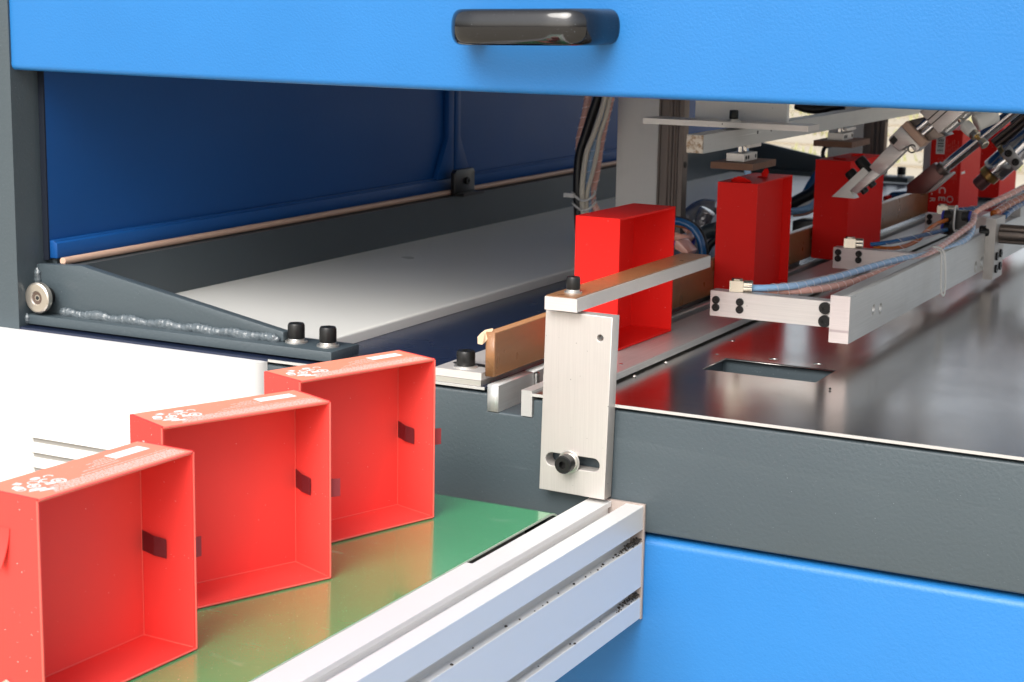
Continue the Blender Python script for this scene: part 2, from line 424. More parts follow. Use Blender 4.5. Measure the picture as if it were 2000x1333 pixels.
# paving joints and grass strips far behind the machine
pv = bmesh.new()
for i in range(9):
    y = 11.5+i*1.6
    box(-16, 6, y, y+.10, -.949, -.935, 0, bm=pv)
tag(add('pavement', pv, M_JOINT), kind='structure')
g = bmesh.new()
for k in range(2600):
    band = random.choice([(10.6, .5), (13.6, .35), (16.2, .45), (19.5, .9)])
    x = random.uniform(-14, 2); y = band[0]+random.gauss(0, 1)*band[1]*.5; h = random.uniform(.03, .11); a = random.random()*PI; w = .02
    v0 = g.verts.new((x-w*math.cos(a), y-w*math.sin(a), -.95)); v1 = g.verts.new((x+w*math.cos(a), y+w*math.sin(a), -.95))
    v2 = g.verts.new((x+random.uniform(-.04, .04), y+random.uniform(-.04, .04), -.95+h)); g.faces.new((v0, v1, v2))
tag(add('grass', g, M_GRASS), 'thin yellow-green grass between pale paving behind the machine', 'grass', kind='stuff')

# ================================================================ machine frame
fr = root('machine_frame', (-.3, .8, -.9), 'slate grey welded steel machine frame with front beam, corner post and gusset brackets', 'machine frame')
beam = prism([(-.66, -.0195), (1.25, -.0195), (1.25, .0632), (-.0869, .0632), (-.0869, .0505), (-.1224, .0505), (-.1224, .0632), (-.66, .0632)], 'y', 0, .06, .0020, 4)
add('front_beam', beam, M_GREY, fr, 27)
add('bed_floor', box(-.16, -.05, .0605, 1.66, .040, .0504, 0), M_GREY_D, fr)
add('recessed_toe', box(-.66, 1.25, .012, .06, -.5, -.0205, .001), M_BLACKP, fr)
add('rear_beam', box(-.66, 1.25, 1.61, 1.67, -.02, .065, .0016), M_GREY, fr, 27)
# posts
def post(y0, y1):
    add('corner_post', box(-.640, -.5525, y0, y1, -.9, 1.0, .0022, 3), M_GREY, fr, 27)
post(-.002, .034); post(1.60, 1.68)
add('corner_post', box(1.17, 1.25, -.002, .078, -.9, 1.0, .003, 3), M_GREY, fr, 27)
# side rail and inner ledge
add('side_rail', box(-.5900, -.5225, .0345, 1.5995, .070, .1155, .0025, 3), M_GREY_D, fr, 27)
add('rail_lip', box(-.5900, -.5432, .0345, 1.5995, .1158, .1203, .0004), M_GREY_D, fr)
add('side_base', box(-.66, -.5, .0605, 1.6095, -.02, .064, .002), M_GREY_D, fr)
# gusset brackets near and far
def bracket(y, far=False):
    base = add('bracket_slab', prism([(-.5523, y-.0133), (-.2575, y-.0133), (-.2575, y+.0252), (-.5523, y+.0252)], 'z', .0690, .0767, .0006), M_GREY, fr, 27)
    g0 = [(-.5523, .0769), (-.3094, .0769), (-.3094, .0846), (-.4975, .1172), (-.5060, .1188), (-.5523, .1165)]
    gus = add('gusset_plate', prism(g0, 'y', y, y+.0085, .0007), M_GREY, fr, 27)
    for x in (-.3016, -.2730):
        screw(fr, (x, y+.006, .0767), (0, 0, 1), .0064, .0115, (.0086, .0014), True)
    if not far:
        rnd = random.Random(3)
        def bead(name, pts, r0):
            # one fused, rippled ridge along a path
            P = spline(pts, 3); b = bmesh.new(); rings = []; n_ = 14; ph = rnd.uniform(0, 6)
            for i, p in enumerate(P):
                t = (P[min(i+1, len(P)-1)]-P[max(i-1, 0)]).normalized(); u = t.cross(Vector((0, 1, 0))).normalized(); w_ = t.cross(u)
                e_ = min(1, i/4, (len(P)-1-i)/4); q_ = (i/3.1+ph) % 1
                rr = r0*(.35+.65*e_)*(.84+.12*math.sin(i*.21+ph)+.05*math.sin(i*.83)+.16*(1-q_))
                rings.append([b.verts.new(p+(u*math.cos(2*PI*k/n_)*1.05+w_*math.sin(2*PI*k/n_)*.8)*rr*(1+rnd.uniform(-.06, .06))) for k in range(n_)])
            for A, B in zip(rings, rings[1:]):
                for k in range(n_): b.faces.new((A[k], A[(k+1) % n_], B[(k+1) % n_], B[k]))
            b.faces.new(rings[0][::-1]); b.faces.new(rings[-1])
            return add(name, b, M_WELD, gus, True)
        n = 60
        bead('weld_bead', [(-.528+.216*i/n, y-.0012, .0788+.0006*math.sin(i*.7)) for i in range(n+1)], .0042)
        bead('weld_bead', [(-.5508, y-.0008, .0800+.034*i/12) for i in range(13)], .0030)
        bead('weld_bead', [(-.5525, y-.0128, .0690+.0085*i/4) for i in range(5)], .0032)
        # stop roller on the gusset
        c = Vector((-.5405, y, .0912))
        add('roller_spacer', cyl(c, c+Vector((0, -.0085, 0)), .0075), M_SCREW, fr, 27)
        prof = [(.0050, .0130), (.0052, .0136), (.0058, .0142), (.0112, .0142), (.0124, .0134), (.0126, .0125), (.0126, .0095), (.0120, .0085), (.0050, .0085)]
        rl = add('stop_roller', lathe(prof, 40, c, (0, -1, 0)), M_ROLLER, fr, 27)
        add('roller_bush', lathe([(.0014, .0128), (.0049, .0134), (.0049, .010), (.0014, .010), (.0014, .0128)], 28, c, (0, -1, 0), False), M_BUSH, rl, 27)
        add('roller_pin', cyl(c, c+Vector((0, -.0136, 0)), .0017, 12), M_HOLE, rl, 27)
bracket(.0200); bracket(1.62, True)

# ================================================================ hood and blue panels
hd = root('front_hood', (.3, 0, .30), 'bright blue hinged front hood with a black pull handle, above the opening', 'hood')
hb = bmesh.new()   # sheet with a rounded lower edge and folded return
N = 24
prof = [(.000, .80), (.000, .2785)]+[(.0045-.0045*math.cos(a), .2785-.0045*math.sin(a)) for a in [PI/2*i/5 for i in range(1, 6)]]+[(.030, .274), (.030, .276), (.0045, .276), (.0025, .279), (.0025, .80)]
xs = [-.5530+1.735*i/N for i in range(N+1)]
rows = []
for x in xs:
    sag = -.0016*math.exp(-((x+.22)/.30)**2)
    rows.append([hb.verts.new((x, y, z+(sag if z < .3 else 0))) for y, z in prof])
for A, B in zip(rows, rows[1:]):
    for i in range(len(prof)):
        j = (i+1) % len(prof); hb.faces.new((A[i], A[j], B[j], B[i]))
hb.faces.new(rows[0]); hb.faces.new(rows[-1][::-1])
add('hood_panel', hb, M_BLUE, hd, 30)
add('hood_side_fold', box(-.5528, -.5508, .0026, .030, .277, .80, .0003), M_BLUE, hd)
add('added_roof', box(-.56, 1.18, .0026, 1.66, .801, .806, 0), M_ROOF, hd)  # unseen roof, added to shade the interior from above
rh = root('rear_light_blocker', (.3, 1.69, .34), 'unseen blue panel added at the far end to block light, above the far opening', 'hood')  # unseen panel added to cut daylight and its reflection in the deck
add('hood_panel', box(-.553, 1.18, 1.685, 1.700, .480, .800, .001), M_BLUE, rh)
# handle: one moulded body, grip joined to two feet
hz = .3175
def handle():
    b = bmesh.new(); rings = []
    path = [(-.1345, .0), (-.1345, -.010), (-.1330, -.024), (-.1270, -.0345), (-.1180, -.0385), (-.1050, -.0395), (-.070, -.0395), (-.056, -.0385), (-.0455, -.0350), (-.0400, -.025), (-.0385, -.010), (-.0385, .0)]
    P = spline([(x, y, 0) for x, y in path], 6); n = 28
    for i, p in enumerate(P):
        t = (P[min(i+1, len(P)-1)]-P[max(i-1, 0)]).normalized(); u = Vector((-t.y, t.x, 0)); k = i/(len(P)-1)
        ww = .0062+.0035*min(1, abs(k-.5)*2)**3
        hh = .0118
        ring = []
        for q in range(n):
            a = 2*PI*q/n; ca, sa = math.cos(a), math.sin(a); e = .82
            ring.append(b.verts.new(p+u*ww*math.copysign(abs(ca)**e, ca)+Vector((0, 0, hz+hh*math.copysign(abs(sa)**e, sa)+.0022*(p.x+.09)/.05*.5))))
        rings.append(ring)
    for A, B in zip(rings, rings[1:]):
        for q in range(n): b.faces.new((A[q], A[(q+1) % n], B[(q+1) % n], B[q]))
    b.faces.new(rings[0]); b.faces.new(rings[-1][::-1]); return b
hdl = add('handle', handle(), M_HANDLE, hd, True)

sp = root('blue_side_panel', (-.545, .37, .1), 'shaded blue sheet panel with folded rim, left of the seam on the inner side wall', 'panel', 'blue panels lining the inner side wall')
def side_panel(rt, y0, y1):
    x = -.545
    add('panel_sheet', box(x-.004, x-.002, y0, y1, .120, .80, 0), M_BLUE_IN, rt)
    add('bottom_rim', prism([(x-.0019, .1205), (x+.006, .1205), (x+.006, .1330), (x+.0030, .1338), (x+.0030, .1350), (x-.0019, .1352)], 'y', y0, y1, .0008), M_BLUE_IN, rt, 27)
side_panel(sp, .0305, .6925)
add('gap_shade_strip', box(-.5524, -.5468, .0288, .0303, .1190, .80, .0003, 1), M_GAP_SHADE, sp)  # added dark strip imitating the shadow between post and panel
# stiffening fold with a slanted foot on each side of the seam
def stiff(rt, y0, s):
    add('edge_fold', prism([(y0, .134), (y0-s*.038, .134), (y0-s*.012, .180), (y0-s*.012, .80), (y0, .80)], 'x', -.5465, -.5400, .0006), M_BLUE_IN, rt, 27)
stiff(sp, .6925, 1)
sp2 = root('blue_side_panel', (-.545, 1.1, .1), 'shaded blue sheet panel with folded rim, behind the cable bundle beyond the seam', 'panel', 'blue panels lining the inner side wall')
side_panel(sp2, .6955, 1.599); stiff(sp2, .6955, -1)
cr = add('sealing_rod', cyl((-.5330, .0295, .1190), (-.5330, 1.595, .1190), .0030, 14), M_COPPER, None, 27); tag(cr, 'thin peach coloured rod lying along the top of the dark side rail', 'rod')
hg = root('hinge_bracket', (-.522, .69, .1155), 'small black bracket with a bolt under the seam of the blue panels', 'bracket')
add('bracket_plate', prism([(.668, .1157), (.714, .1157), (.714, .141), (.710, .1445), (.672, .1445), (.668, .141)], 'x', -.5300, -.5240, .0008), M_BLACKP, hg, 27)
add('bracket_foot', box(-.5236, -.512, .667, .715, .1157, .1190, .0008), M_BLACKP, hg, 27)
screw(hg, (-.524, .694, .131), (1, 0, 0), .0042, .003)

ld = root('lower_blue_panel', (.5, 0, -.5), 'bright blue lower front panel under the grey beam', 'panel')
lp = prism([(.0115, -.70), (-.004, -.70), (-.004, -.0290)]+[(.0035-.0075*math.cos(a), -.0290+.0062*math.sin(a)) for a in [PI/2*i/6 for i in range(1, 7)]]+[(.0115, -.0228)], 'x', -.305, 1.25, 0)
lp.transform(Matrix.Translation((0, .0050, 0)))
add('panel_skin', lp, M_BLUE, ld, 30)

# ================================================================ white cabinet on the left
wc = root('white_cabinet', (-.6, .2, -.9), 'white sheet metal cabinet with louvred vent, under the grey bracket', 'cabinet')
R_ = .020
sec = [(-1.3, -.0200)]+[(-.3100-R_+R_*math.sin(a), -.0200+R_-R_*math.cos(a)) for a in [PI/2*i/8 for i in range(9)]]+[(-.31, -.0008), (-1.3, -.0008)]
cab = prism(sec, 'z', -.9, .0655, 0)
add('cabinet_shell', cab, M_WHITE, wc, 30)
for k in range(4):
    z = -.0155-.0123*k
    add('louvre_slat', prism([(-.0199, z+.0062), (-.0245, z), (-.0240, z-.0006), (-.0199, z-.0004)], 'x', -.5270, -.415, .0002, 1), M_WHITE, wc, 27)
    add('louvre_gap', box(-.5245, -.4180, -.0206, -.0201, z-.0050, z-.0007, 0), M_VENT, wc)

# ================================================================ steel deck
dk = root('steel_deck', (.2, .8, .0655), 'mirror-like brushed stainless deck plate with a rectangular cut-out', 'deck plate')
I4 = Matrix.Translation((0, 0, .0665))
hole = [(-.0164, .1390), (.0712, .1390), (.0712, .1890), (-.0164, .1890)]
c1 = (0.0171, 0.2044); c2 = (0.0522, 0.2044); c3 = (-0.0369, 0.2577)
add('deck_sheet', holed([(-.0868, -.0012), (1.25, -.0012), (1.25, 1.67), (-.0868, 1.67)], [hole, circ(*c1, .0040), circ(*c2, .0040), circ(*c3, .0028)], .0019, I4), M_STEEL, dk)
add('side_sheet', box(-.56, -.1240, -.0012, 1.60, .0656, .0674, 0), M_NAVY, dk)
add('sheared_edge', box(-.0868, 1.25, -.0024, -.0013, .0656, .0675, .0001, 1), M_WASH2, dk)
add('sheared_edge', box(-.3080, -.1240, -.0024, -.0013, .0656, .0675, .0001, 1), M_WASH2, dk)
add('pit_wall', box(-.020, .075, .1930, .1960, .02, .0652, .0004), M_GREY, dk)
add('pit_wall', box(-.0235, -.0200, .1350, .1960, .02, .0652, .0004), M_GREY, dk)
add('pit_wall', box(.075, .0785, .1350, .1960, .02, .0652, .0004), M_GREY, dk)
add('pit_wall', box(-.020, .075, .1310, .1345, .02, .0652, .0004), M_GREY, dk)
add('pit_floor', box(-.020, .075, .1346, .1929, .018, .022, 0), M_GREY, dk)
add('crumb', lathe([(0, 0), (.0011, .0004), (.0009, .0012), (0, .0017)], 7, (0.0880, 0.1202, 0.0676)), M_SCREW, dk)

tr = root('parts_tray', (-.4, .7, .068), 'long pale grey sheet tray with rolled edge beside the dark side rail', 'tray')
add('tray_sheet', prism([(-.2870, .0676), (-.2870, .0745)]+[(-.2890+.002*math.cos(a), .0745+.002*math.sin(a)) for a in [PI/2*i/4 for i in range(1, 5)]]+[(-.2935, .0765), (-.2950, .0752), (-.4995, .0752), (-.4995, .0676)], 'y', .050, 1.55, 0), M_TRAY, tr, 30)
add('tray_back', box(-.5222, -.4997, .050, 1.55, .0676, .0752, .0004), M_TRAY, tr)

# ================================================================ channel bars, guide and strip
def dist_cuts(): pass
cb = root('channel_bar', (-.118, .6, .0505), 'taller aluminium channel bar at the left side of the notch, beside the brown guide', 'bar', 'aluminium channel bars let into the notch')
bars = holed([(-.0006, .0506), (1.30, .0506), (1.30, .0695), (.058, .0695), (.058, .0640), (.0540, .0640), (.0540, .0695), (-.0006, .0695)], [], .0088, Matrix(((0, 0, 1, -.1179), (1, 0, 0, 0), (0, 1, 0, 0), (0, 0, 0, 1))))
add('bar', bars, M_ALY, cb)
sl = tag(add('bar_slot', cyl((-.1122, .0560, .054), (-.1122, .0560, .0692), .0021, 16), M_CHROME, cb, 27))
cb2 = tag(add('channel_bar', box(-.0953, -.0870, -.0010, 1.30, .0506, .0690, .0005), M_ALY, None, 27), 'shorter aluminium channel bar at the right side of the notch', 'bar', 'aluminium channel bars let into the notch')
st = root('wear_strip', (-.07, .6, .0692), 'flat wide aluminium strip on the steel deck, running under the standing red boxes', 'strip')
add('strip', box(-.0940, -.0514, .030, .3585, .0692, .0745, .0005), M_ALY, st, 27)
add('strip', box(-.0940, -.0514, .3592, .780, .0692, .0745, .0005), M_ALY, st, 27)
add('strip', box(-.0940, -.0514, .7807, 1.25, .0692, .0745, .0005), M_ALY, st, 27)
for q in ((-0.0145, 0.1643, 0.0745), (-0.0614, 0.0921, 0.0745)):
    add('strip_hole', cyl(q, (q[0], q[1], q[2]+.00035), .0016, 14, .0001), M_CHROME, st)
for uv in ((-0.0474, 0.1446, 0.0676), (-0.0476, 0.0861, 0.0676)):
    add('chip', lathe([(0, 0), (.0016, .0003), (.0010, .0013), (0, .0016)], 6, uv), M_WASH, st)
gp = root('guide_mounting_plate', (-.146, .2, .0684), 'flat aluminium mounting plate under a black screw, left of the brown guide', 'plate')
add('mounting_plate', box(-.1660, -.1275, -.0004, .70, .0716, .0770, .0006), M_ALX, gp, 27)
add('shim_plate', box(-.1660, -.1275, -.0010, .70, .0676, .0714, .0003), M_WASH, gp, 27)
screw(gp, (-0.1474, 0.0131, 0.0770), (0, 0, 1), .0066, .0105, (.0086, .0014), False)
add('screw_slot', prism(slot2(-.1655+.003, -.1290, .0225, .0040), 'z', .0768, .07725, 0), M_HOLE, gp)
gd = root('guide_rail', (-.122, .6, .0745), 'long guide rail wrapped in brown cloth tape, on edge behind the standing red boxes', 'guide rail')
gb = holed([(.0030, .0745), (1.28, .0745), (1.28, .1062), (1.175, .1062), (1.172, .0990), (1.150, .0990), (1.147, .1062), (.0030, .1062)], [], .0078, Matrix(((0, 0, 1, -.1227), (1, 0, 0, 0), (0, 1, 0, 0), (0, 0, 0, 1))), .0009)
add('taped_board', gb, M_TAPE, gd)
fl = bmesh.new()   # torn flap of tape at the near end
fp = [(-0.1221, 0.0060, 0.1075), (-0.1266, 0.0030, 0.1064), (-0.1282, 0.0000, 0.1045), (-0.1294, -0.0030, 0.1020), (-0.1288, -0.0040, 0.0985), (-0.1262, -0.0020, 0.0978), (-0.1256, 0.0020, 0.0994)]
cv = [fl.verts.new(p) for p in fp]; fl.faces.new(cv)
r_ = bmesh.ops.extrude_face_region(fl, geom=fl.faces[:])
for v in [x for x in r_['geom'] if isinstance(x, bmesh.types.BMVert)]: v.co += Vector((-.0008, .0012, .0009))
add('torn_tape_flap', fl, M_FLAP, gd)

# ================================================================ upright plate and top bar
up = root('upright_plate', (-.048, -.007, .0), 'upright pale brushed aluminium plate with slot and black screw, bolted to the beam front', 'plate')
FXZ = Matrix(((1, 0, 0, 0), (0, 0, 1, -.0070), (0, 1, 0, 0), (0, 0, 0, 1)))
PT = [(-0.0720, 0.1293), (-0.0225, 0.1289), (-0.0249, 0.0030), (-0.0743, 0.0038)]
slc = (-0.0494, 0.0262)
plate = holed(PT, [slot2(PT[3][0]+.0045, PT[2][0]-.0042, slc[1], .0046), circ(*(-0.0312, 0.1141), .0023)], .0116, FXZ, .0005)
add('plate', plate, M_ALZ, up)
screw(up, (-0.0516, -.0132, slc[1]), (0, -1, 0), .0062, .0080, (.0080, .0012), True)
tb = root('overhead_stop_bar', (-.057, .1, .1307), 'flat bar topped with brown tape, bolted on the upright plate beside the standing box', 'bar')
add('bar', box(-.0690, -.0450, -.0208, .2235, .1312, .1402, .0006), M_ALX, tb, 27)
add('tape_strip', box(-.0687, -.0466, -.0195, .2232, .14035, .1408, .0002), M_TAPE, tb)
screw(tb, (-.0575, -.0010, .1408), (0, 0, 1), .0047, .0085, (.0062, .0012), True)

# ================================================================ conveyor
cv = root('belt_conveyor', (-.13, -.5, -.08), 'conveyor with glossy green belt between slotted aluminium profiles', 'conveyor')
XL, XR = -.2350, -.0458
YE = -.0520; RR = .0190
bp = [(-1.05, 0.0)]+[(YE-.0+RR*math.sin(a), -RR+RR*math.cos(a)) for a in [PI*i/18 for i in range(19)]]+[(-1.05, -2*RR)]
def sweep(pts, x0, x1, th):
    b = bmesh.new(); rows = []
    n_ = len(pts)
    for i, p in enumerate(pts):
        a, c = Vector(pts[max(i-1, 0)]), Vector(pts[min(i+1, n_-1)]); t = (c-a).normalized(); nn = Vector((t.y, -t.x))
        rows.append([b.verts.new((x, q[0], q[1])) for x, q in ((x0, p), (x1, p), (x1, (p[0]+nn.x*th, p[1]+nn.y*th)), (x0, (p[0]+nn.x*th, p[1]+nn.y*th)))])
    for A, B in zip(rows, rows[1:]):
        for i in range(4): b.faces.new((A[i], A[(i+1) % 4], B[(i+1) % 4], B[i]))
    b.faces.new(rows[0]); b.faces.new(rows[-1][::-1]); return b
belt = add('belt', sweep(bp, XL, XR-.0006, .0019), M_BELT, cv, 40)
add('belt_edge', sweep([(p[0], p[1]-.0003) for p in bp], XR-.00055, XR-.0003, .0013), M_BELT_E, belt, 40)
add('roller', cyl((XL, YE, -RR), (XR, YE, -RR), RR-.0025, 32), M_BLACK_R, cv, 27)
add('bed', box(XL, XR-.004, -1.05, YE-.03, -.0345, -.0024, .0004), M_WASH, cv)
def profile(x1, name, mir=1):
    # slotted section: outer face at x1, looking at +X; section as separate solid lands joined in one extrusion
    w = .0405; s = mir
    sec = [(0, 0), (0, -.0167), (-.0042, -.0167), (-.0042, -.0145), (-.0090, -.0145), (-.0090, -.0280), (-.0042, -.0280), (-.0042, -.0255), (0, -.0255),
           (0, -.0574), (-.0042, -.0574), (-.0042, -.0550), (-.0090, -.0550), (-.0090, -.0680), (-.0042, -.0680), (-.0042, -.0649), (0, -.0649), (0, -.0800), (-w, -.0800), (-w, 0),
           (-.0239, 0), (-.0239, -.0040), (-.0262, -.0040), (-.0262, -.0090), (-.0108, -.0090), (-.0108, -.0040), (-.0132, -.0040), (-.0132, 0)]
    b = prism([(x1+s*p[0], p[1]) for p in sec], 'y', -1.05, -.0026, .0003, 1)
    return add(name, b, M_PROF, cv, 30)
pr = profile(0, 'slotted_profile')
profile(XL-.0415, 'slotted_profile', -1)
add('end_plate', box(-.0410, .0006, -.0024, -.0002, -.0806, .0008, .0004), M_ENDCAP, cv, 27)
add('edge_bracket', box(-.0455, -.0408, -1.04, -.1690, -.03, -.0006, .0003), M_PROF, cv)
add('belt_gap_shade', box(-.0452, -.0410, -.1680, -.030, -.034, -.0060, .0003), M_HOLE, cv)  # added black plate standing in for the dark gap beside the belt
db = bmesh.new(); rnd = random.Random(5)
for k in range(230):
    if k < 185: y = -.004-abs(rnd.gauss(0, .017)); gz = -.0255 if k < 125 else -.0649
    else: y = -rnd.uniform(.01, .4); gz = rnd.choice((-.0255, -.0649))
    r0 = rnd.uniform(.0003, .0010)
    s_ = bmesh.ops.create_icosphere(db, subdivisions=1, radius=r0)['verts']
    o_ = Vector((-rnd.uniform(.0006, .0038), y, gz+r0*.5+(rnd.uniform(0, .0028) if y > -.03 else 0)))
    for v in s_: v.co = Vector((v.co.x*rnd.uniform(.6, 1.5), v.co.y*rnd.uniform(.6, 1.7), v.co.z*.8))+o_
d_ = add('debris', db, M_DEBRIS, cv); d_['kind'] = 'stuff'

# ================================================================ red boxes
def boxgeo(parent, W_, H_, D_, mat, th=.0016, closed=False, lip=False):
    """local: x width, y depth (open face at y=-D/2), z up"""
    w, d = W_/2, D_/2
    if closed:
        b = box(-w, w, -d, d, 0, H_, .0006, 2); add('shell', b, mat, parent, 27, local=True)
        if lip:
            pass
        return
    # card walls
    add('back_panel', box(-w+th, w-th, d-th, d, th, H_-th, .0002, 1), mat, parent, 27, local=True)
    add('side_wall', box(-w, -w+th, -d, d, 0, H_, .0005, 2), mat, parent, 27, local=True)
    add('side_wall', box(w-th, w, -d, d, 0, H_, .0005, 2), mat, parent, 27, local=True)
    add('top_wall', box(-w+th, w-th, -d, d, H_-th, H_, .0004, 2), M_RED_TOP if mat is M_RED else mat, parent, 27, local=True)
    add('bottom_wall', box(-w+th, w-th, -d, d, 0, th, .0004, 2), mat, parent, 27, local=True)
def place(corner, ang, W_, D_):
    a = math.radians(ang); w = Vector((math.cos(a), math.sin(a), 0)); d = Vector((-math.sin(a), math.cos(a), 0))
    c_ = Vector(corner)-w*W_/2+d*D_/2; return c_, a
W0, H0, D0 = .1083, .1068, .0362
rb = root('red_box', (0, 0, 0), 'x', 'box', 'open red boxes standing on the green belt')
boxgeo(rb, W0, H0, D0, M_RED)
# folded paper corner edges, slightly paler
eb = bmesh.new(); w, d = W0/2, D0/2
for x in (-w, w):
    merge(eb, cyl((x*.996, -d-.0001, .0008), (x*.996, -d-.0001, H0-.0008), .0006, 8, .0001))
merge(eb, cyl((-w+.001, -d-.0001, H0-.0006), (w-.001, -d-.0001, H0-.0006), .0006, 8, .0001))
merge(eb, cyl((-w+.002, d-.0018, .0019), (w-.002, d-.0018, .0019), .00032, 6, .0001)); merge(eb, cyl((w-.0019, d-.0018, .002), (w-.0019, d-.0018, H0-.002), .00026, 6, .0001)); merge(eb, cyl((w-.0019, -d+.001, .0018), (w-.0019, d-.002, .0018), .0003, 6, .0001)); merge(eb, cyl((-w+.001, -d-.0001, .0008), (w-.001, -d-.0001, .0008), .0006, 8, .0001))
add('worn_edge', eb, M_RED_E, rb, local=True)
# print on the top wall
zt = H0+.00006
def flat(poly, b, z0=zt):
    lo = [b.verts.new((p[0], p[1], z0)) for p in poly]; hi = [b.verts.new((p[0], p[1], z0+.00004)) for p in poly]
    b.faces.new(hi); n_ = len(poly)
    for i in range(n_): b.faces.new((lo[i], lo[(i+1) % n_], hi[(i+1) % n_], hi[i]))
b = bmesh.new(); flat([(.0205, .0028), (.0450, .0028), (.0450, .0112), (.0205, .0112)], b); add('white_label', b, M_STICK, rb, local=True)
rnd = random.Random(11); b = bmesh.new()
def textline(x0, x1, y, h, dens=.86):
    x = x0
    while x < x1:
        wd = rnd.uniform(.0012, .0042)
        xx = x
        while xx < min(x+wd, x1):
            ww = rnd.uniform(.00028, .00055); hh = h*rnd.choice((.7, .7, 1, .85))
            flat([(xx, y), (xx+ww, y), (xx+ww, y+hh), (xx, y+hh)], b); xx += ww+.00016
        x = xx+.0005
for i in range(6): textline(-.0400+.0010*i, .0500, -.0160+i*.00160, .0011)
textline(-.012, .049, -.0052, .0007); textline(-.007, .019, -.0014, .0008); textline(.000, .019, .0014, .0009); textline(.006, .0185, .0036, .0009); textline(.003, .0180, .0060, .0008); textline(.010, .0180, .0080, .0008)
add('fine_print', b, M_PRINT_T, rb, local=True)
b = bmesh.new()
def ring(cx, cy, r, t, n=18, a0=0, a1=2*PI, sx=1.):
    for i in range(n):
        a, c = a0+(a1-a0)*i/n, a0+(a1-a0)*(i+1)/n
        flat([(cx+sx*r*math.cos(a), cy+r*math.sin(a)), (cx+sx*r*math.cos(c), cy+r*math.sin(c)), (cx+sx*(r-t)*math.cos(c), cy+(r-t)*math.sin(c)), (cx+sx*(r-t)*math.cos(a), cy+(r-t)*math.sin(a))], b)
flat(circ(-.0290, .0085, .0030, 14, .0019), b); ring(-.0225, .0062, .0026, .0009, 10, -.6, 2.8); ring(-.0345, .0040, .0030, .0007); flat(circ(-.0385, -.0005, .0013, 10), b)
ring(-.0285, .0020, .0032, .0012, 10, .5, 4.2); ring(-.0250, -.0030, .0038, .0011); flat(circ(-.0252, -.0030, .0014, 10), b); flat([(-.0335, -.0040), (-.0290, -.0052), (-.0285, -.0020), (-.0325, -.0010)], b)
ring(-.0385, -.0005, .0033, .0009); flat([(-.0425, .0030), (-.0440, .0065), (-.0475, .0050), (-.0485, .0010), (-.0440, -.0008)], b); flat([(-.0430, .0095), (-.0390, .0105), (-.0385, .0070), (-.0410, .0060)], b)
flat([(-.0470, -.0060), (-.0380, -.0088), (-.0370, -.0062), (-.0405, -.0045), (-.0440, -.0032)], b); flat([(-.0435, -.0095), (-.0360, -.0118), (-.0350, -.0096), (-.0420, -.0075)], b); ring(-.0465, -.0002, .0026, .0008, 12)
add('care_symbols', b, M_PRINT, rb, local=True)
# ribbon tab through the right wall
def ribbon(inner=True):
    b = bmesh.new(); w_, d_ = W0/2, D0/2
    z0, z1 = .0485, .0595
    if inner:
        pts = [(w_-.0018, d_-.0018), (w_-.0024, d_-.0060), (w_-.0034, d_-.0110), (w_-.0028, d_-.0180), (w_-.0022, d_-.0185)]
    else:
        pts = [(w_+.0002, -d_+.0046), (w_+.0050, -d_+.0040), (w_+.0098, -d_+.0044)]
    up_ = [b.verts.new((x, y, z1-.0006*i)) for i, (x, y) in enumerate(pts)]; lo_ = [b.verts.new((x, y, z0-.0004*i)) for i, (x, y) in enumerate(pts)]
    for i in range(len(pts)-1): b.faces.new((up_[i], up_[i+1], lo_[i+1], lo_[i]))
    r_ = bmesh.ops.extrude_face_region(b, geom=b.faces[:])
    for v in [x for x in r_['geom'] if isinstance(x, bmesh.types.BMVert)]: v.co += Vector((-.0003, -.0005, 0))
    return b
add('ribbon_tab', ribbon(True), M_RIBBON, rb, local=True); add('ribbon_tail', ribbon(False), M_RIBBON_L, rb, local=True)
def copy_thing(o, label):
    c = o.copy(); COL.objects.link(c); c['label'] = label
    for ch in o.children:
        k = ch.copy(); COL.objects.link(k); k.parent = c; k.matrix_parent_inverse = ch.matrix_parent_inverse.copy()
        for g_ in ch.children:
            q = g_.copy(); COL.objects.link(q); q.parent = k
    return c
boxes = [(rb, (-.0950, -.3690, .0002), 86.9, 'open red box with peeling side paper, nearest on the green belt'),
         (None, (-.0980, -.2379, .0002), 67.0, 'open red box with small white thread, middle of three on the green belt'),
         (None, (-.1078, -.1005, .0002), 71.0, 'open red box farthest along the green belt, in front of the grey beam')]
B3 = []
for o, cnr, ang, lab in boxes:
    if o is None: o = copy_thing(rb, lab)
    c_, a = place(cnr, ang, W0, D0); o.location = c_; o.rotation_euler = (0, 0, a); o['label'] = lab; B3.append(o)
# peeled paper curls on the first box, loop of thread on the second
def curl(parent, x, y, z, sx, sz, mat, name='peeled_paper'):
    b = bmesh.new(); rows = []
    for i in range(7):
        t = i/6; rows.append([b.verts.new((x-.0002-.0050*t*t*sx, y+j*.0022-.0022*2+.002*t, z+sz*t-.0015*abs(j-2)*t)) for j in range(5)])
    for A, B in zip(rows, rows[1:]):
        for j in range(4): b.faces.new((A[j], A[j+1], B[j+1], B[j]))
    r_ = bmesh.ops.extrude_face_region(b, geom=b.faces[:])
    for v in [q for q in r_['geom'] if isinstance(q, bmesh.types.BMVert)]: v.co += Vector((-.0003, 0, .0002))
    add(name, b, mat, parent, 40, local=True)
curl(B3[0], -W0/2, .004, .090, .9, -.016, M_RED); curl(B3[0], -W0/2, .002, .0125, .3, .0030, M_PRINT, 'torn_paper_edge')
th_ = [(-W0/2-.0008, -.001+.0035*math.cos(t), .0925+.0028*math.sin(t)+.0006*math.sin(3*t)) for t in [i*2*PI/9 for i in range(10)]]
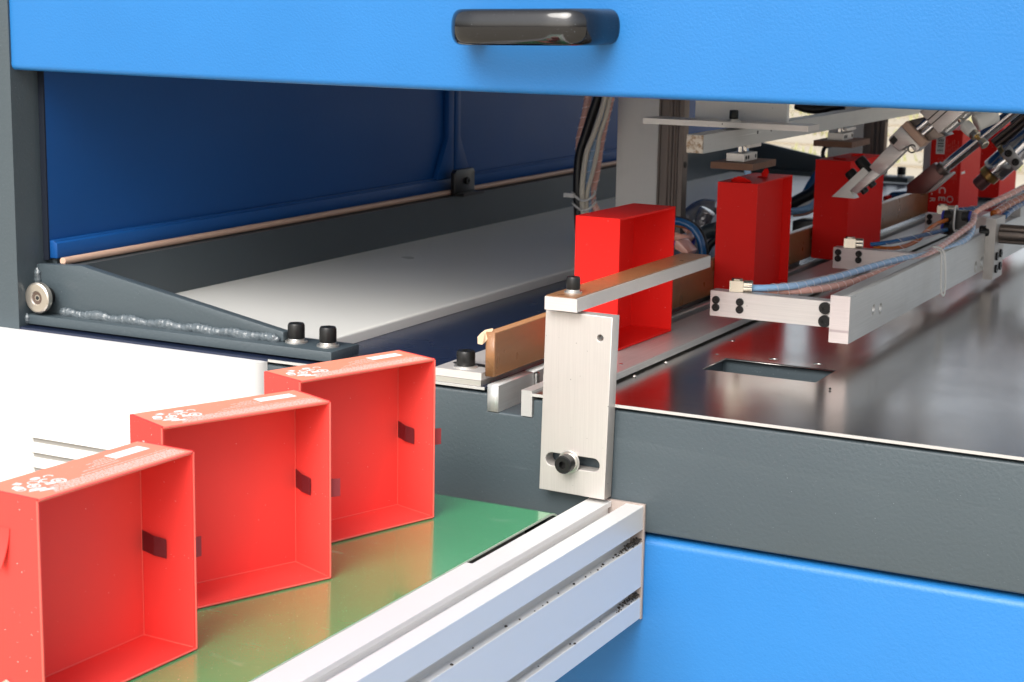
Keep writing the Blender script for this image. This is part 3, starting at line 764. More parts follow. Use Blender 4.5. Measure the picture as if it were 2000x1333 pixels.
add('thread_loop', tube(th_, .00045, 6, 5), M_PRINT, B3[1], True, local=True)

# standing boxes inside the machine
def inner(cnr, ang, s, label, closed, group='red boxes standing along the guide rail'):
    W_, H_, D_ = .108*s, .107*s, .0392*s
    rt = root('red_box', (0, 0, 0), label, 'box', group)
    boxgeo(rt, W_, H_, D_, M_RED_D if closed else M_RED_D, .0015, closed)
    c_, a = place(cnr, ang, W_, D_); rt.location = c_; rt.rotation_euler = (0, 0, a); return rt, W_, H_, D_
b4, *_ = inner((-.0800, .2330, .0750), 88.4, .942, 'open red box standing under the taped stop bar, first inside the machine', False)
add('dark_hole', prism(slot2(-.0400, -.0320, -.0030, .0030), 'z', .0016, .00175, 0), M_HOLE, b4, local=True)
b5, W5, H5, D5 = inner((-.0830, .5300, .0748), 91.3, .957, 'shallow red box with scalloped paper tabs under the nearer brown pad', True)
# shallow frame line on the broad face and paper tabs on top
for ch in list(b5.children): bpy.data.objects.remove(ch)
rc = .0085
add('inner_tray', box(-W5/2+.0014, W5/2-.0014, -D5/2+rc, D5/2-.0002, .0014, H5-.0014, .0003, 1), M_RED_D, b5, local=True)
add('side_wall', box(-W5/2, -W5/2+.0014, -D5/2, D5/2, 0, H5, .0005), M_RED_D, b5, local=True)
add('side_wall', box(W5/2-.0014, W5/2, -D5/2, D5/2, 0, H5, .0005), M_RED_D, b5, local=True)
add('top_wall', box(-W5/2+.0014, W5/2-.0014, -D5/2, D5/2, H5-.0014, H5, .0004), M_RED_D, b5, local=True)
add('bottom_wall', box(-W5/2+.0014, W5/2-.0014, -D5/2, D5/2, 0, .0014, .0004), M_RED_D, b5, local=True)
def tab(parent, pts, y, z, rot, th=.0005):
    b = bmesh.new(); vs_ = [b.verts.new((p[0], 0, p[1])) for p in pts]; b.faces.new(vs_)
    r_ = bmesh.ops.extrude_face_region(b, geom=b.faces[:])
    for v in [q for q in r_['geom'] if isinstance(q, bmesh.types.BMVert)]: v.co.y += th
    b.transform(Matrix.Translation((y[0], y[1], z)) @ Euler(rot).to_matrix().to_4x4()); add('paper_tab', b, M_RED_D, parent, local=True)
sc_ = [(-.010, -.0002), (-.0100, .0015), (-.0088, .0042), (-.0066, .0046), (-.0052, .0072), (-.0030, .0072), (-.0012, .0086), (.0010, .0086), (.0022, .0070), (.0048, .0066), (.0060, .0040), (.0082, .0034), (.0088, -.0002)]
tab(b5, sc_, (-.0400, .0010), H5+.0002, (-.9, .0, PI/2))
tab(b5, [(-.0035, 0), (-.0042, .0045), (-.0020, .0088), (.0010, .0080), (.0028, .0030), (.0020, 0)], (.022, 0), H5+.0002, (-.5, 0, 2.2))
tab(b5, [(-.0050, 0), (-.0050, .0035), (.0060, .0035), (.0050, 0)], (.014, 0), H5+.0003, (-1.3, 0, 2.6))
b6, W6, H6, D6 = inner((-.0725, .8050, .0746), 86.5, .962, 'closed red box behind the white jaw, under the farther brown pad', True)
tab(b6, [(-.0080, 0), (-.0080, .0035), (.0070, .0045), (.0080, 0)], (.022, .002), H6+.0003, (-1.0, 0, 2.7))
tab(b6, [(-.0080, 0), (-.0070, .0025), (.0060, .0028), (.0080, 0)], (-.030, .001), H6+.0002, (-1.1, 0, 1.4))
b7, W7, H7, D7 = inner((-.0800, 1.2950, .0746), 90, 1.0, 'red box with printed marks and barcode sticker, behind the dark brown push block', True)
def text(parent, s_, size, fn, name='print_mark', mat=M_PRINT, th=.0003):
    cu = bpy.data.curves.new('t', 'FONT'); cu.body = s_; cu.size = size; cu.extrude = th/2; cu.resolution_u = 3
    o = bpy.data.objects.new('t', cu); me = o.to_mesh(); b = bmesh.new(); b.from_mesh(me); o.to_mesh_clear(); bpy.data.objects.remove(o); bpy.data.curves.remove(cu)
    b.transform(fn); return add(name, b, mat, parent, local=True)
# left wall of b7 is local x=-W/2, seen from -x ; text turned a quarter
FW = Matrix(((0, 0, -1, -W7/2-.0002), (0, -1, 0, 0), (-1, 0, 0, 0), (0, 0, 0, 1)))
def onwall(y, z): return Matrix.Translation((0, y, z)) @ FW
text(b7, 'C E', .0125, onwall(.0060, .0345)); text(b7, '0 - R', .0100, onwall(.0170, .0340))
b = bmesh.new()
for i in range(16):
    a, c = 2*PI*i/16, 2*PI*(i+1)/16
    b.faces.new([b.verts.new((-W7/2-.0003, -.0085+rr*math.cos(t), .0190+rr*math.sin(t))) for rr, t in ((.0042, a), (.0042, c), (.0034, c), (.0034, a))])
add('print_ring', b, M_PRINT, b7, local=True)
add('barcode_sticker', box(-W7/2-.0003, -W7/2-.00005, .0020, .0130, .0760, .0980, 0), M_STICK, b7, local=True)
b = bmesh.new(); z = .0780
while z < .0960:
    t = rnd.choice((.0006, .0011, .0018)); box(-W7/2-.0005, -W7/2-.00035, .0035, .0115, z, z+t, 0, bm=b); z += t+rnd.choice((.0007, .0012))
add('barcode_lines', b, M_HOLE, b7, local=True)
b = bmesh.new()
for k in range(11):
    y = -.0150+k*.0024; z = .044
    while z < .090:
        l_ = rnd.uniform(.002, .007); box(-W7/2-.0003, -W7/2-.00005, y, y+.0007, z, z+l_, 0, bm=b) if (y < .001 or z < .070) else 0; z += l_+.0012
add('fine_print', b, M_RED_E, b7, local=True)
add('slit_daylight', box(-.0490, -.0300, -D7/2-.0004, -D7/2-.00005, .0510, .0540, 0), M_STICK, b7, local=True)  # white strip standing in for bright background seen through a slit
b8, *_ = inner((-.0800, 1.5300, .0746), 90, 1.0, 'red box farthest along the guide rail, at the right edge behind the brass nozzle', True)

# ================================================================ pusher frame with cross arms
pf = root('pusher_frame', (.06, .5, .083), 'long aluminium bar with cross arms reaching to the red boxes, above the steel deck', 'frame')
add('long_bar', box(.0563, .0655, .2150, 1.30, .0832, .1195, 0), M_ALY, pf, 27)
hs_ = [circ(*(0.2795, 0.0999), .0047, 24), circ(*(0.2993, 0.0980), .0047, 24), circ(*(0.6275, 0.0904), .0056, 24), circ(*(0.6516, 0.0919), .0056, 24)]
FYZ = Matrix(((0, 0, 1, .0686), (1, 0, 0, 0), (0, 1, 0, 0), (0, 0, 0, 1)))
add('bar_skin', holed([(.2150, .0832), (1.30, .0832), (1.30, .1195), (.2150, .1195)], hs_, .0060, FYZ), M_ALY, pf)
for h_ in hs_:
    cx = sum(p[0] for p in h_)/24; cy = sum(p[1] for p in h_)/24
    screw(pf, (.0656, cx, cy), (1, 0, 0), .0040, .0038)
def arm(y, x0, z0=.0882, z1=.1086, big=True):
    a_ = add('cross_arm', box(x0, .0562, y, y+.0130, z0, z1, .0005), M_ALX, pf, 27)
    for x in (.0050, .0253):
        for z in (.0953, .1014): screw(a_, (x0+x, y, z), (0, -1, 0), .0031, .0016, button=False)
    if big:
        for z in (.0930, .1034): screw(a_, (.0424, y, z), (0, -1, 0), .0047, .0030)
    return a_
arm(.2480, -.0533); arm(.5740, -.0533, .0857, .1058); arm(.9185, -.0533, .0850, .1048)
add('sawn_end', box(.0563, .0716, .2143, .2149, .0832, .1195, .0002, 1), M_SAWN, pf)
add('marker_line', box(.0563, .0716, .2140, .21425, .0915, .0934, 0), M_PENCIL, pf)
# end bracket with four screws
eb_ = add('end_bracket', box(.0717, .0812, .6600, .7010, .0742, .1340, .0007), M_ALZ, pf, 27)
for q in ((.6700, .0965), (.6870, .0975), (.6700, .0840), (.6870, .0850)): screw(eb_, (.0812, q[0], q[1]), (1, 0, 0), .0040, .0020)
add('black_knob', lathe([(.0050, 0), (.0060, .001), (.0060, .0085), (.0050, .0100)], 24, (.0745, .665, .1205), (-1, -.2, 0)), M_SCREW, pf, 27)
# fluted rod leaving the bracket to the right
b = bmesh.new(); n = 40
fp = []
for k in range(n):
    a = 2*PI*k/n; rr = .0100*(1-.13*(1 if k % 8 in (0, 1) else 0)); fp.append((.6820+rr*math.cos(a), .1175+rr*.95*math.sin(a)))
add('fluted_rod', prism(fp, 'x', .0814, .40, 0), M_DSTEEL, pf, 30)
rs = root('rod_support', (.064, .84, .1196), 'grey aluminium block on top of the long bar at the right edge', 'block')
add('block', box(.0563, .0716, .8200, .8600, .1196, .1420, .0007), M_ALD, rs, 27)
screw(rs, (.0640, .8200, .1310), (0, -1, 0), .0035, .0018)
# second set beyond (small blocks behind the salmon hose)
tag(add('small_clamp_block', box(.0480, .0680, .9900, 1.0150, .1197, .1520, .0006), M_ALX, None, 27), 'small aluminium clamp block behind the salmon hose', 'block')

# ================================================================ fittings and hoses
def fitting(name, p, label, s=1., rot=0.):
    rt = root(name, p, label, 'hose fitting', 'nickel elbow fittings on the cross arms', rot)
    add('elbow_body', box(-.0080*s, .0030*s, -.0045*s, .0045*s, .0002, .0090*s, .0012*s, 2), M_NICKEL, rt, 27, local=True)
    add('hex_top', lathe([(.0042*s, 0), (.0045*s, .0004), (.0045*s, .0012*s), (.0038*s, .0017*s)], 6, (-.0025*s, 0, .0090*s)), M_NICKEL, rt, local=True)
    n = 40; fp_ = [((.0046*s*(1-.06*(k % 2)))*math.cos(2*PI*k/n), .0046*s+(.0046*s*(1-.06*(k % 2)))*math.sin(2*PI*k/n)) for k in range(n)]
    add('knurled_nut', prism(fp_, 'x', .0032*s, .0098*s, 0), M_NICKEL, rt, local=True)
    add('back_nut', box(-.0010, .0085*s, .0046*s, .0090*s, .0020*s, .0085*s, .0010, 1), M_NICKEL, rt, 27, local=True)
    return rt
fitting('elbow_fitting', (-.0308, .2545, .1087), 'nickel elbow fitting on the nearest cross arm, feeding the light blue hose', 1.0, .22)
fitting('elbow_fitting', (-.0365, .5805, .1059), 'nickel elbow fitting on the middle cross arm, in front of the red box', 1.0, .2)
fitting('elbow_fitting', (-.0330, .9245, .1049), 'nickel elbow fitting on the farthest cross arm, beside the black connector', 1.05, .2)
def hose_thing(name, pts, r, mat, label, wrap=None, grp=None, end=1, start=0):
    rt = root(name, pts[0], label, 'hose', grp)
    add('inner_hose', tube(pts, r, 14, 8), mat, rt, True)
    if wrap:
        add('spiral_wrap', helix(pts, r+.0003, wrap, .93, thick=.0003, start=start, end=end), M_CLEAR, rt, True)
        add('wrap_edge', helix(pts, r+.0007, wrap, .035, thick=.0001, start=start, end=end), M_WRAP_E, rt, True)
    return rt
hose_thing('air_hose', [(-0.0243, 0.2620, 0.1112), (-0.0136, 0.2720, 0.1108), (0.0017, 0.2930, 0.1110), (0.0112, 0.3180, 0.1119), (0.0229, 0.3500, 0.1138), (0.0347, 0.3850, 0.1169), (0.0490, 0.4300, 0.1196), (0.0574, 0.4750, 0.1184), (0.0643, 0.5200, 0.1188), (0.0685, 0.5600, 0.1197), (0.0708, 0.5950, 0.1236), (0.0669, 0.6250, 0.1279), (0.0605, 0.6450, 0.1313)],
           .0028, M_H_BLUE, 'light blue hose in clear spiral wrap lying along the long bar to the nearest arm', .0098, 'wrapped hoses beside the long bar', .98, .03)
hose_thing('air_hose', [(-0.0251, 0.2680, 0.1091), (-0.0093, 0.2850, 0.1069), (0.0134, 0.3120, 0.1065), (0.0276, 0.3500, 0.1078), (0.0381, 0.3850, 0.1106), (0.0537, 0.4250, 0.1157), (0.0614, 0.4600, 0.1178), (0.0634, 0.5100, 0.1212), (0.0637, 0.5550, 0.1246), (0.0654, 0.5900, 0.1286), (0.0668, 0.6200, 0.1324), (0.0643, 0.6400, 0.1370), (0.0583, 0.6500, 0.1391), (0.0544, 0.6500, 0.1388)],
           .0028, M_H_PEACH, 'salmon hose in clear spiral wrap looping from the nearest arm up to the black connector', .0105, 'wrapped hoses beside the long bar', .97, .05)
hose_thing('air_hose', [(0.0584, 0.6550, 0.1351), (0.0627, 0.6650, 0.1409), (0.0725, 0.6900, 0.1478), (0.0811, 0.7200, 0.1533), (0.0896, 0.7500, 0.1590), (0.1090, 0.7900, 0.1694)],
           .0027, M_H_PEACH, 'salmon hose in clear wrap rising from the black connector to the right edge', .0110, 'wrapped hoses beside the long bar')
hose_thing('air_hose', [(0.0692, 0.7000, 0.1344), (0.0735, 0.7300, 0.1385), (0.0785, 0.7600, 0.1428), (0.0880, 0.8000, 0.1483)], .0034, M_H_ORANGE, 'orange hose in clear wrap at the right edge above the end bracket', .012, 'wrapped hoses beside the long bar')
hose_thing('air_hose', [(0.0752, 0.7200, 0.1298), (0.0776, 0.7500, 0.1353), (0.0823, 0.7800, 0.1391), (0.0946, 0.8200, 0.1459)], .0032, M_H_BLUE_D, 'dark blue hose at the right edge under the orange one', .012, 'wrapped hoses beside the long bar')
hose_thing('air_hose', [(-0.0213, 0.5880, 0.1094), (-0.0125, 0.5920, 0.1106), (-0.0030, 0.5970, 0.1123), (0.0140, 0.6070, 0.1165), (0.0307, 0.6200, 0.1213), (0.0409, 0.6320, 0.1237)], .0020, M_H_BLUE_D, 'blue hose from the middle arm fitting to the black connector', .0145, 'hoses from the middle arm', .80, .18)
hose_thing('air_hose', [(-0.0193, 0.5920, 0.1066), (-0.0069, 0.6000, 0.1052), (0.0061, 0.6070, 0.1074), (0.0178, 0.6120, 0.1137), (0.0247, 0.6180, 0.1225), (0.0312, 0.6280, 0.1289), (0.0384, 0.6400, 0.1322)], .0020, M_H_ORANGE, 'orange hose from the middle arm fitting curving up to the black connector', .0150, 'hoses from the middle arm', .78, .15)
hose_thing('air_hose', [(-0.0273, 0.9400, 0.1075), (-0.0078, 0.9500, 0.1102), (0.0049, 0.9700, 0.1127), (0.0154, 1.0000, 0.1177), (0.0355, 1.0400, 0.1286)], .0026, M_H_BLUE_D, 'dark blue hose behind the salmon hose, from the farthest arm', .012, 'hoses from the middle arm')
# black push-in connector
cx = root('push_in_connector', (0.0473, 0.6450, 0.1298), 'black twin push-in connector with blue collars, tied above the long bar', 'connector')
c0 = Vector((0.0483, 0.6450, 0.1294))
add('connector_body', box(c0.x-.0075, c0.x+.0085, c0.y-.004, c0.y+.006, c0.z-.0130, c0.z+.0125, .002, 2), M_BLACKP, cx, 27)
for k, (uv, dx) in enumerate((((-.0125, .006), -1), ((-.0125, -.0065), -1), ((.0090, .0070), 1), ((.0090, -.0080), 1))):
    p = c0+Vector((uv[0] if dx < 0 else uv[0], 0, uv[1]))
    add('connector_socket', cyl(c0+Vector((dx*.004, 0, uv[1])), p+Vector((dx*.001, 0, 0)), .0058, 20), M_BLACK_R, cx, 27)
    add('release_collar', cyl(p+Vector((dx*.001, 0, 0)), p+Vector((dx*.0035, 0, 0)), .0055, 20, .0008), M_COLLAR, cx, 27)
tp = [(0.0460, 0.6380, 0.1454), (0.0461, 0.6360, 0.1356), (0.0463, 0.6360, 0.1247), (0.0480, 0.6400, 0.1219), (0.0465, 0.6520, 0.1316), (0.0447, 0.6520, 0.1439), (0.0460, 0.6380, 0.1454)]
tag(add('cable_tie', tube(tp, .0010, 6, 5), M_TIE, None, True), 'white cable tie round the black connector', 'cable tie')
lp_ = [(0.0681, 0.4700, 0.1276), (0.0750, 0.4680, 0.1275), (0.0798, 0.4660, 0.1227), (0.0819, 0.4660, 0.1034), (0.0820, 0.4660, 0.0889), (0.0803, 0.4660, 0.0864), (0.0785, 0.4660, 0.0940), (0.0770, 0.4680, 0.1163), (0.0756, 0.4700, 0.1237), (0.0713, 0.4720, 0.1258)]
tag(add('tie_band', tube([Vector(p) for p in lp_], .00085, 8, 6), M_TIE, None, True), 'white elastic band looped over the hoses and the long bar', 'band')

# ================================================================ columns with rails, cables
def column(y, x0, label, s=1., zb=.0755, rb_=.088):
    rt = root('slide_column', (x0+.03, y, zb), label, 'column', 'columns with vertical slide rails')
    add('column_body', box(x0, x0+.0478, y, y+.030, zb, .80, .0005), M_COLUMN, rt, 27)
    add('side_plate', box(x0+.0480, x0+.0500, y+.001, y+.028, zb, .80, .0003), M_DSTEEL, rt, 27)
    # slide rail: H section running vertically
    X = x0+.0502
    sec = [(X, y+.002), (X+.0080, y+.002), (X+.0100, y+.0040), (X+.0125, y+.0040), (X+.0140, y+.002), (X+.0165, y+.002), (X+.0175, y+.0035), (X+.0195, y+.0035), (X+.0205, y+.002), (X+.0265, y+.002), (X+.0265, y+.016), (X, y+.016)]
    rl = add('slide_rail', prism(sec, 'z', rb_, .80, .0004, 1), M_DSTEEL, rt)
    for z in (rb_+.010, rb_+.075): screw(rl, (X+.0266, y+.009, z), (1, 0, 0), .0035, .0006)
    screw(rt, (x0+.0500, y+.014, zb+.062), (1, 0, 0), .0018, .0006)
    return rt
column(.700, -0.3403, 'matt aluminium column with dark vertical slide rail behind the first standing box')
column(1.26, -0.2778, 'farther aluminium column with dark slide rail, behind the farther brown pad', rb_=.11)
ld_ = root('column_lead', (-0.2796, 1.2500, 0.1445), 'short black lead looping beside the farther column', 'cable')
add('lead', tube([(-0.2661, 1.2400, 0.1500), (-0.2752, 1.2400, 0.1468), (-0.2782, 1.2400, 0.1370), (-0.2743, 1.2400, 0.1303), (-0.2671, 1.2400, 0.1280)], .0028, 8), M_CABLE_K, ld_, True)

def cable(name, pts, r, mat, label, grp, n=12):
    o = add(name, tube([Vector(p) for p in pts], r, n, 8), mat, None, True); return tag(o, label, 'cable', grp)
G1 = 'cables of the bundle beside the near column'
cable('thick_cable', [(-0.3442, 0.6600, 0.2396), (-0.3508, 0.6600, 0.2204), (-0.3592, 0.6600, 0.1943), (-0.3659, 0.6600, 0.1731), (-0.3677, 0.6600, 0.1509), (-0.3671, 0.6600, 0.1260), (-0.3652, 0.6600, 0.1010), (-0.3633, 0.6600, 0.0787)], .0052, M_CABLE_K, 'thickest black cable of the bundle beside the near column', G1)
cable('cream_cable', [(-0.3347, 0.6550, 0.2402), (-0.3400, 0.6550, 0.2184), (-0.3478, 0.6550, 0.1952), (-0.3551, 0.6550, 0.1768), (-0.3587, 0.6550, 0.1546), (-0.3600, 0.6550, 0.1324), (-0.3581, 0.6550, 0.1076), (-0.3561, 0.6550, 0.0799)], .0029, M_CABLE_W, 'cream cable next to the black one in the bundle', G1)
cable('cream_cable', [(-0.3316, 0.6600, 0.2401), (-0.3362, 0.6600, 0.2156), (-0.3429, 0.6600, 0.1951), (-0.3459, 0.6600, 0.1742), (-0.3507, 0.6600, 0.1519), (-0.3562, 0.6600, 0.1306), (-0.3561, 0.6600, 0.1072), (-0.3535, 0.6600, 0.0795)], .0023, M_CABLE_W, 'thin cream cable at the right of the bundle', G1)
hose_thing('wrapped_hose', [(-0.3620, 0.6700, 0.2386), (-0.3645, 0.6700, 0.2193), (-0.3689, 0.6700, 0.1999), (-0.3716, 0.6700, 0.1860), (-0.3718, 0.6700, 0.1721), (-0.3701, 0.6700, 0.1555)], .0040, M_H_PEACH, 'salmon hose in spiral wrap behind the black cable', .011, G1)
hose_thing('wrapped_hose', [(-0.3370, 0.6680, 0.2396), (-0.3423, 0.6680, 0.2149), (-0.3500, 0.6680, 0.1899), (-0.3579, 0.6680, 0.1675), (-0.3603, 0.6680, 0.1452), (-0.3589, 0.6680, 0.1174), (-0.3555, 0.6680, 0.0841)], .0044, M_H_BLUE, 'blue-grey hose in clear spiral wrap inside the bundle', .012, G1)
hose_thing('wrapped_hose', [(-0.3363, 0.6720, 0.2341), (-0.3427, 0.6720, 0.2065), (-0.3479, 0.6720, 0.1788), (-0.3513, 0.6720, 0.1509), (-0.3551, 0.6720, 0.1329), (-0.3547, 0.6720, 0.1201), (-0.3496, 0.6720, 0.1110), (-0.3432, 0.6720, 0.1014)], .0038, M_H_PEACH, 'pinkish hose in clear spiral wrap at the right of the bundle', .011, G1)
def tie(vc, uc, ry, rx, label):
    c_ = [(uc+rx*math.cos(t), vc+ry*math.sin(t)) for t in (0,)]
    return label
t1 = [(-0.3707, 0.6520, 0.1309), (-0.3645, 0.6480, 0.1278), (-0.3579, 0.6460, 0.1245), (-0.3507, 0.6460, 0.1245), (-0.3454, 0.6500, 0.1283), (-0.3471, 0.6600, 0.1323), (-0.3588, 0.6800, 0.1320), (-0.3722, 0.6850, 0.1307), (-0.3791, 0.6800, 0.1284), (-0.3707, 0.6520, 0.1309)]
t1o = tag(add('cable_tie', tube([Vector(p) for p in t1], .0013, 6, 6), M_TIE, None, True), 'upper white cable tie with its cut end, round the hanging bundle', 'cable tie', 'ties round the hanging bundle')
t2 = [(-0.3692, 0.6520, 0.1193), (-0.3629, 0.6480, 0.1163), (-0.3558, 0.6460, 0.1136), (-0.3486, 0.6460, 0.1147), (-0.3445, 0.6500, 0.1190), (-0.3462, 0.6600, 0.1224), (-0.3604, 0.6800, 0.1218), (-0.3750, 0.6850, 0.1204), (-0.3813, 0.6800, 0.1182), (-0.3692, 0.6520, 0.1193)]
tag(add('cable_tie', tube([Vector(p) for p in t2], .0013, 6, 6), M_TIE, None, True), 'lower white cable tie round the hanging bundle', 'cable tie', 'ties round the hanging bundle')
(add('tie_head', box(*[c for p in ((-0.3704, 0.6450, 0.1288),) for c in (p[0]-.0060, p[0]+.0060, p[1]-.002, p[1]+.002, p[2]-.0022, p[2]+.0022)], .0006), M_TIE, t1o, 27))
# loose tubes behind the boxes
G2 = 'loose tubes behind the standing boxes'
def arc(cu, cv_, ru, rv, a0, a1, y, n=10): pass
cable('coiled_tube', [(-0.2392, 0.6000, 0.1152), (-0.2224, 0.6000, 0.1153), (-0.2099, 0.6000, 0.1105), (-0.2017, 0.6000, 0.1006), (-0.1978, 0.6000, 0.0878), (-0.1967, 0.6000, 0.0722)], .0040, M_H_BLUE_D, 'blue tube bending down behind the first standing box', G2)
cable('coiled_tube', [(-0.2435, 0.6100, 0.1181), (-0.2254, 0.6100, 0.1167), (-0.2105, 0.6100, 0.1115), (-0.2012, 0.6100, 0.1011), (-0.1972, 0.6100, 0.0857), (-0.1966, 0.6100, 0.0709)], .0022, M_CABLE_K, 'black tube outside the blue bend', G2)
cable('coiled_tube', [(-0.2339, 0.6150, 0.1098), (-0.2197, 0.6150, 0.1076), (-0.2097, 0.6150, 0.0978), (-0.2020, 0.6150, 0.0868), (-0.2002, 0.6150, 0.0700)], .0022, M_H_ORANGE, 'orange tube between the blue and the black bend', G2)
cable('short_tube', [(-0.2245, 0.5900, 0.1016), (-0.2166, 0.5900, 0.1001), (-0.2133, 0.6000, 0.0992), (-0.2187, 0.6200, 0.1024), (-0.2285, 0.6300, 0.1059)], .0044, M_H_PEACH, 'short salmon tube stub under the slide rail', G2)
cable('coiled_tube', [(-0.2329, 0.6000, 0.0956), (-0.2186, 0.6000, 0.0893), (-0.2131, 0.6100, 0.0918), (-0.2152, 0.6200, 0.0990)], .0024, M_COLLAR, 'violet tube curling under the salmon stub', G2)
tag(add('pink_block', prism([(-0.2122, 0.1017), (-0.2078, 0.1015), (-0.1970, 0.0911), (-0.1995, 0.0873), (-0.2118, 0.0930)], 'y', .56, .585, .0008), M_H_PEACH, None, 27), 'small pink block between the first box and the curled tubes', 'block')
cable('film_tube', [(-0.3164, 0.8500, 0.0852), (-0.3091, 0.8500, 0.0947), (-0.2979, 0.8500, 0.1021), (-0.2884, 0.8500, 0.1028), (-0.2789, 0.8500, 0.1022)], .0085, M_FOIL, 'shiny film-wrapped tube beside the second standing box', G2, 14)
cable('film_tube', [(-0.2683, 0.7800, 0.0814), (-0.2687, 0.7800, 0.0900), (-0.2672, 0.7800, 0.0988), (-0.2632, 0.7800, 0.1065)], .0095, M_FOIL, 'crumpled upright film-wrapped tube beside the second standing box', G2, 14)
cable('grey_tube', [(-0.2527, 0.7400, 0.0852), (-0.2451, 0.7400, 0.0891), (-0.2351, 0.7400, 0.0927)], .0080, M_GREY_D, 'grey tube end low beside the second standing box', G2, 14)
cable('black_lead', [(-0.2355, 0.7000, 0.0620), (-0.2319, 0.7000, 0.0734), (-0.2263, 0.7000, 0.0821), (-0.2179, 0.7000, 0.0900)], .0040, M_CABLE_K, 'black lead rising beside the second standing box', G2)
for k, (a, mat, lab) in enumerate((((1600, 335, 1575, 385, 1540, 420), M_H_BLUE_D, 'upper dark blue tube between the two closed boxes'), ((1612, 345, 1590, 388, 1545, 428), M_CABLE_K, 'black tube between the two closed boxes'),
                                   ((1608, 362, 1582, 395, 1540, 405), M_CABLE_K, 'second black tube between the two closed boxes'))):
    pass
cable('bent_tube', [(-0.1999, 1.0200, 0.1421), (-0.2123, 1.0200, 0.1320), (-0.2213, 1.0200, 0.1177), (-0.2291, 1.0200, 0.1040), (-0.2430, 1.0200, 0.0936), (-0.2558, 1.0200, 0.0851)], .0062, M_H_BLUE_D, 'upper dark blue tube between the two closed boxes', G2)
cable('bent_tube', [(-0.1929, 1.0000, 0.1286), (-0.2052, 1.0000, 0.1185), (-0.2144, 1.0000, 0.1098), (-0.2270, 1.0000, 0.1028), (-0.2428, 1.0000, 0.0929)], .0070, M_CABLE_K, 'black tube between the two closed boxes', G2)
cable('bent_tube', [(-0.1850, 0.9800, 0.1233), (-0.1969, 0.9800, 0.1084), (-0.2084, 0.9800, 0.0953), (-0.2229, 0.9800, 0.0900), (-0.2389, 0.9800, 0.0870)], .0042, M_H_BLUE, 'paler blue tube lowest between the two closed boxes', G2)
cable('bent_tube', [(-0.1890, 0.9900, 0.1142), (-0.2009, 0.9900, 0.0992), (-0.2145, 0.9900, 0.0883), (-0.2324, 0.9900, 0.0839)], .0036, M_H_PEACH, 'salmon tube under the paler blue one', G2)
tag(add('dark_clamp', prism([(-0.2201, 0.0808), (-0.1873, 0.0844), (-0.1881, 0.0746), (-0.2144, 0.0689), (-0.2165, 0.0607), (-0.2203, 0.0604)], 'y', .95, .99, .001), M_BLACKP, None, 27), 'dark plastic clamp low between the two closed boxes', 'clamp')
tag(add('blue_pouch', prism([(-0.2042, 0.0812), (-0.1988, 0.0865), (-0.1639, 0.0901), (-0.1580, 0.0857), (-0.1665, 0.0768), (-0.2008, 0.0717)], 'y', 1.30, 1.36, .003), M_H_BLUE_D, None, 27), 'small dark blue packet on the far deck behind the guide rail', 'packet')
tag(add('red_packet', prism([(-0.2043, 0.0823), (-0.1979, 0.0821), (-0.1960, 0.0739), (-0.2037, 0.0720)], 'y', 1.28, 1.32, .002), M_RED_D, None, 27), 'small red packet beside the dark blue one on the far deck', 'packet')

# ================================================================ press bar, plate and pads
pb = root('press_beam', (-.107, .8, .21), 'square grey beam with rough pale end over the row of boxes', 'beam')
add('square_tube', box(-.1150, -.1000, .3405, 1.42, .2092, .2248, .0014, 3), M_ALD, pb, 27)
endb = box(-.1148, -.1002, .3388, .3404, .2094, .2246, .0010, 2)
bmesh.ops.subdivide_edges(endb, edges=endb.edges[:], cuts=4)
for v in endb.verts: v.co.y += random.uniform(-.0004, .0004)
add('rough_end', endb, M_FOAM, pb, 27)
for y in (.475, .512): add('pin_hole', cyl((-.1001, y, .2195), (-.0997, y, .2195), .0016, 12, .0001), M_HOLE, pb)
pp = root('press_plate', (-.11, .44, .226), 'flat aluminium cross plate with upright plate and black bolt, on the square beam', 'plate')
add('flat_plate', box(-.1905, -.0347, .4200, .4520, .2262, .2312, .0005), M_ALX, pp, 27)
add('upright_sheet', box(-.1530, -.0655, .4530, .4590, .2262, .36, .0005), M_COLUMN, pp, 27)
screw(pp, (-0.1077, 0.4320, 0.2298)[:2]+(.2312,), (0, 0, 1), .0040, .0078, (.0062, .0012), True)
screw(pp, (-.102, .4530, .2585), (0, -1, 0), .0050, .0012)
def pad(y0, y1, x0, x1, z, label, s=1.):
    rt = root('press_pad', ((x0+x1)/2, (y0+y1)/2, z), label, 'press pad', 'brown press pads under the square beam')
    add('brown_pad', box(x0, x1, y0, y1, z, z+.0060, .0007), M_PAD, rt, 27)
    cx_, cy_ = (x0+x1)/2-.002, (y0+y1)/2
    cb_ = add('clamp_block', box(cx_-.0085, cx_+.0085, cy_-.017, cy_+.017, z+.0062, z+.0132, .0005), M_ALX, rt, 27)
    screw(cb_, (cx_+.0085, cy_-.012, z+.0097), (1, 0, 0), .0018, .0004); screw(cb_, (cx_+.0085, cy_-.006, z+.0097), (1, 0, 0), .0018, .0004); screw(cb_, (cx_+.0085, cy_+.013, z+.0097), (1, 0, 0), .0018, .0004)
    for dy in (-.0065, .0065): add('guide_pin', cyl((cx_, cy_+dy, z+.0134), (cx_, cy_+dy, .2090), .0022, 14), M_CHROME, rt, 27)
    add('pin_clip', box(cx_+.004, cx_+.0075, cy_-.002, cy_+.030, .2060, .2088, .0004), M_ALX, rt)
    return rt
pad(.4290, .4920, -.1270, -.0870, .1885, 'brown square press pad with aluminium block, hanging over the second standing box')
pad(.7050, .7700, -.1205, -.0795, .1910, 'brown square press pad with aluminium block, farther one over the third standing box')
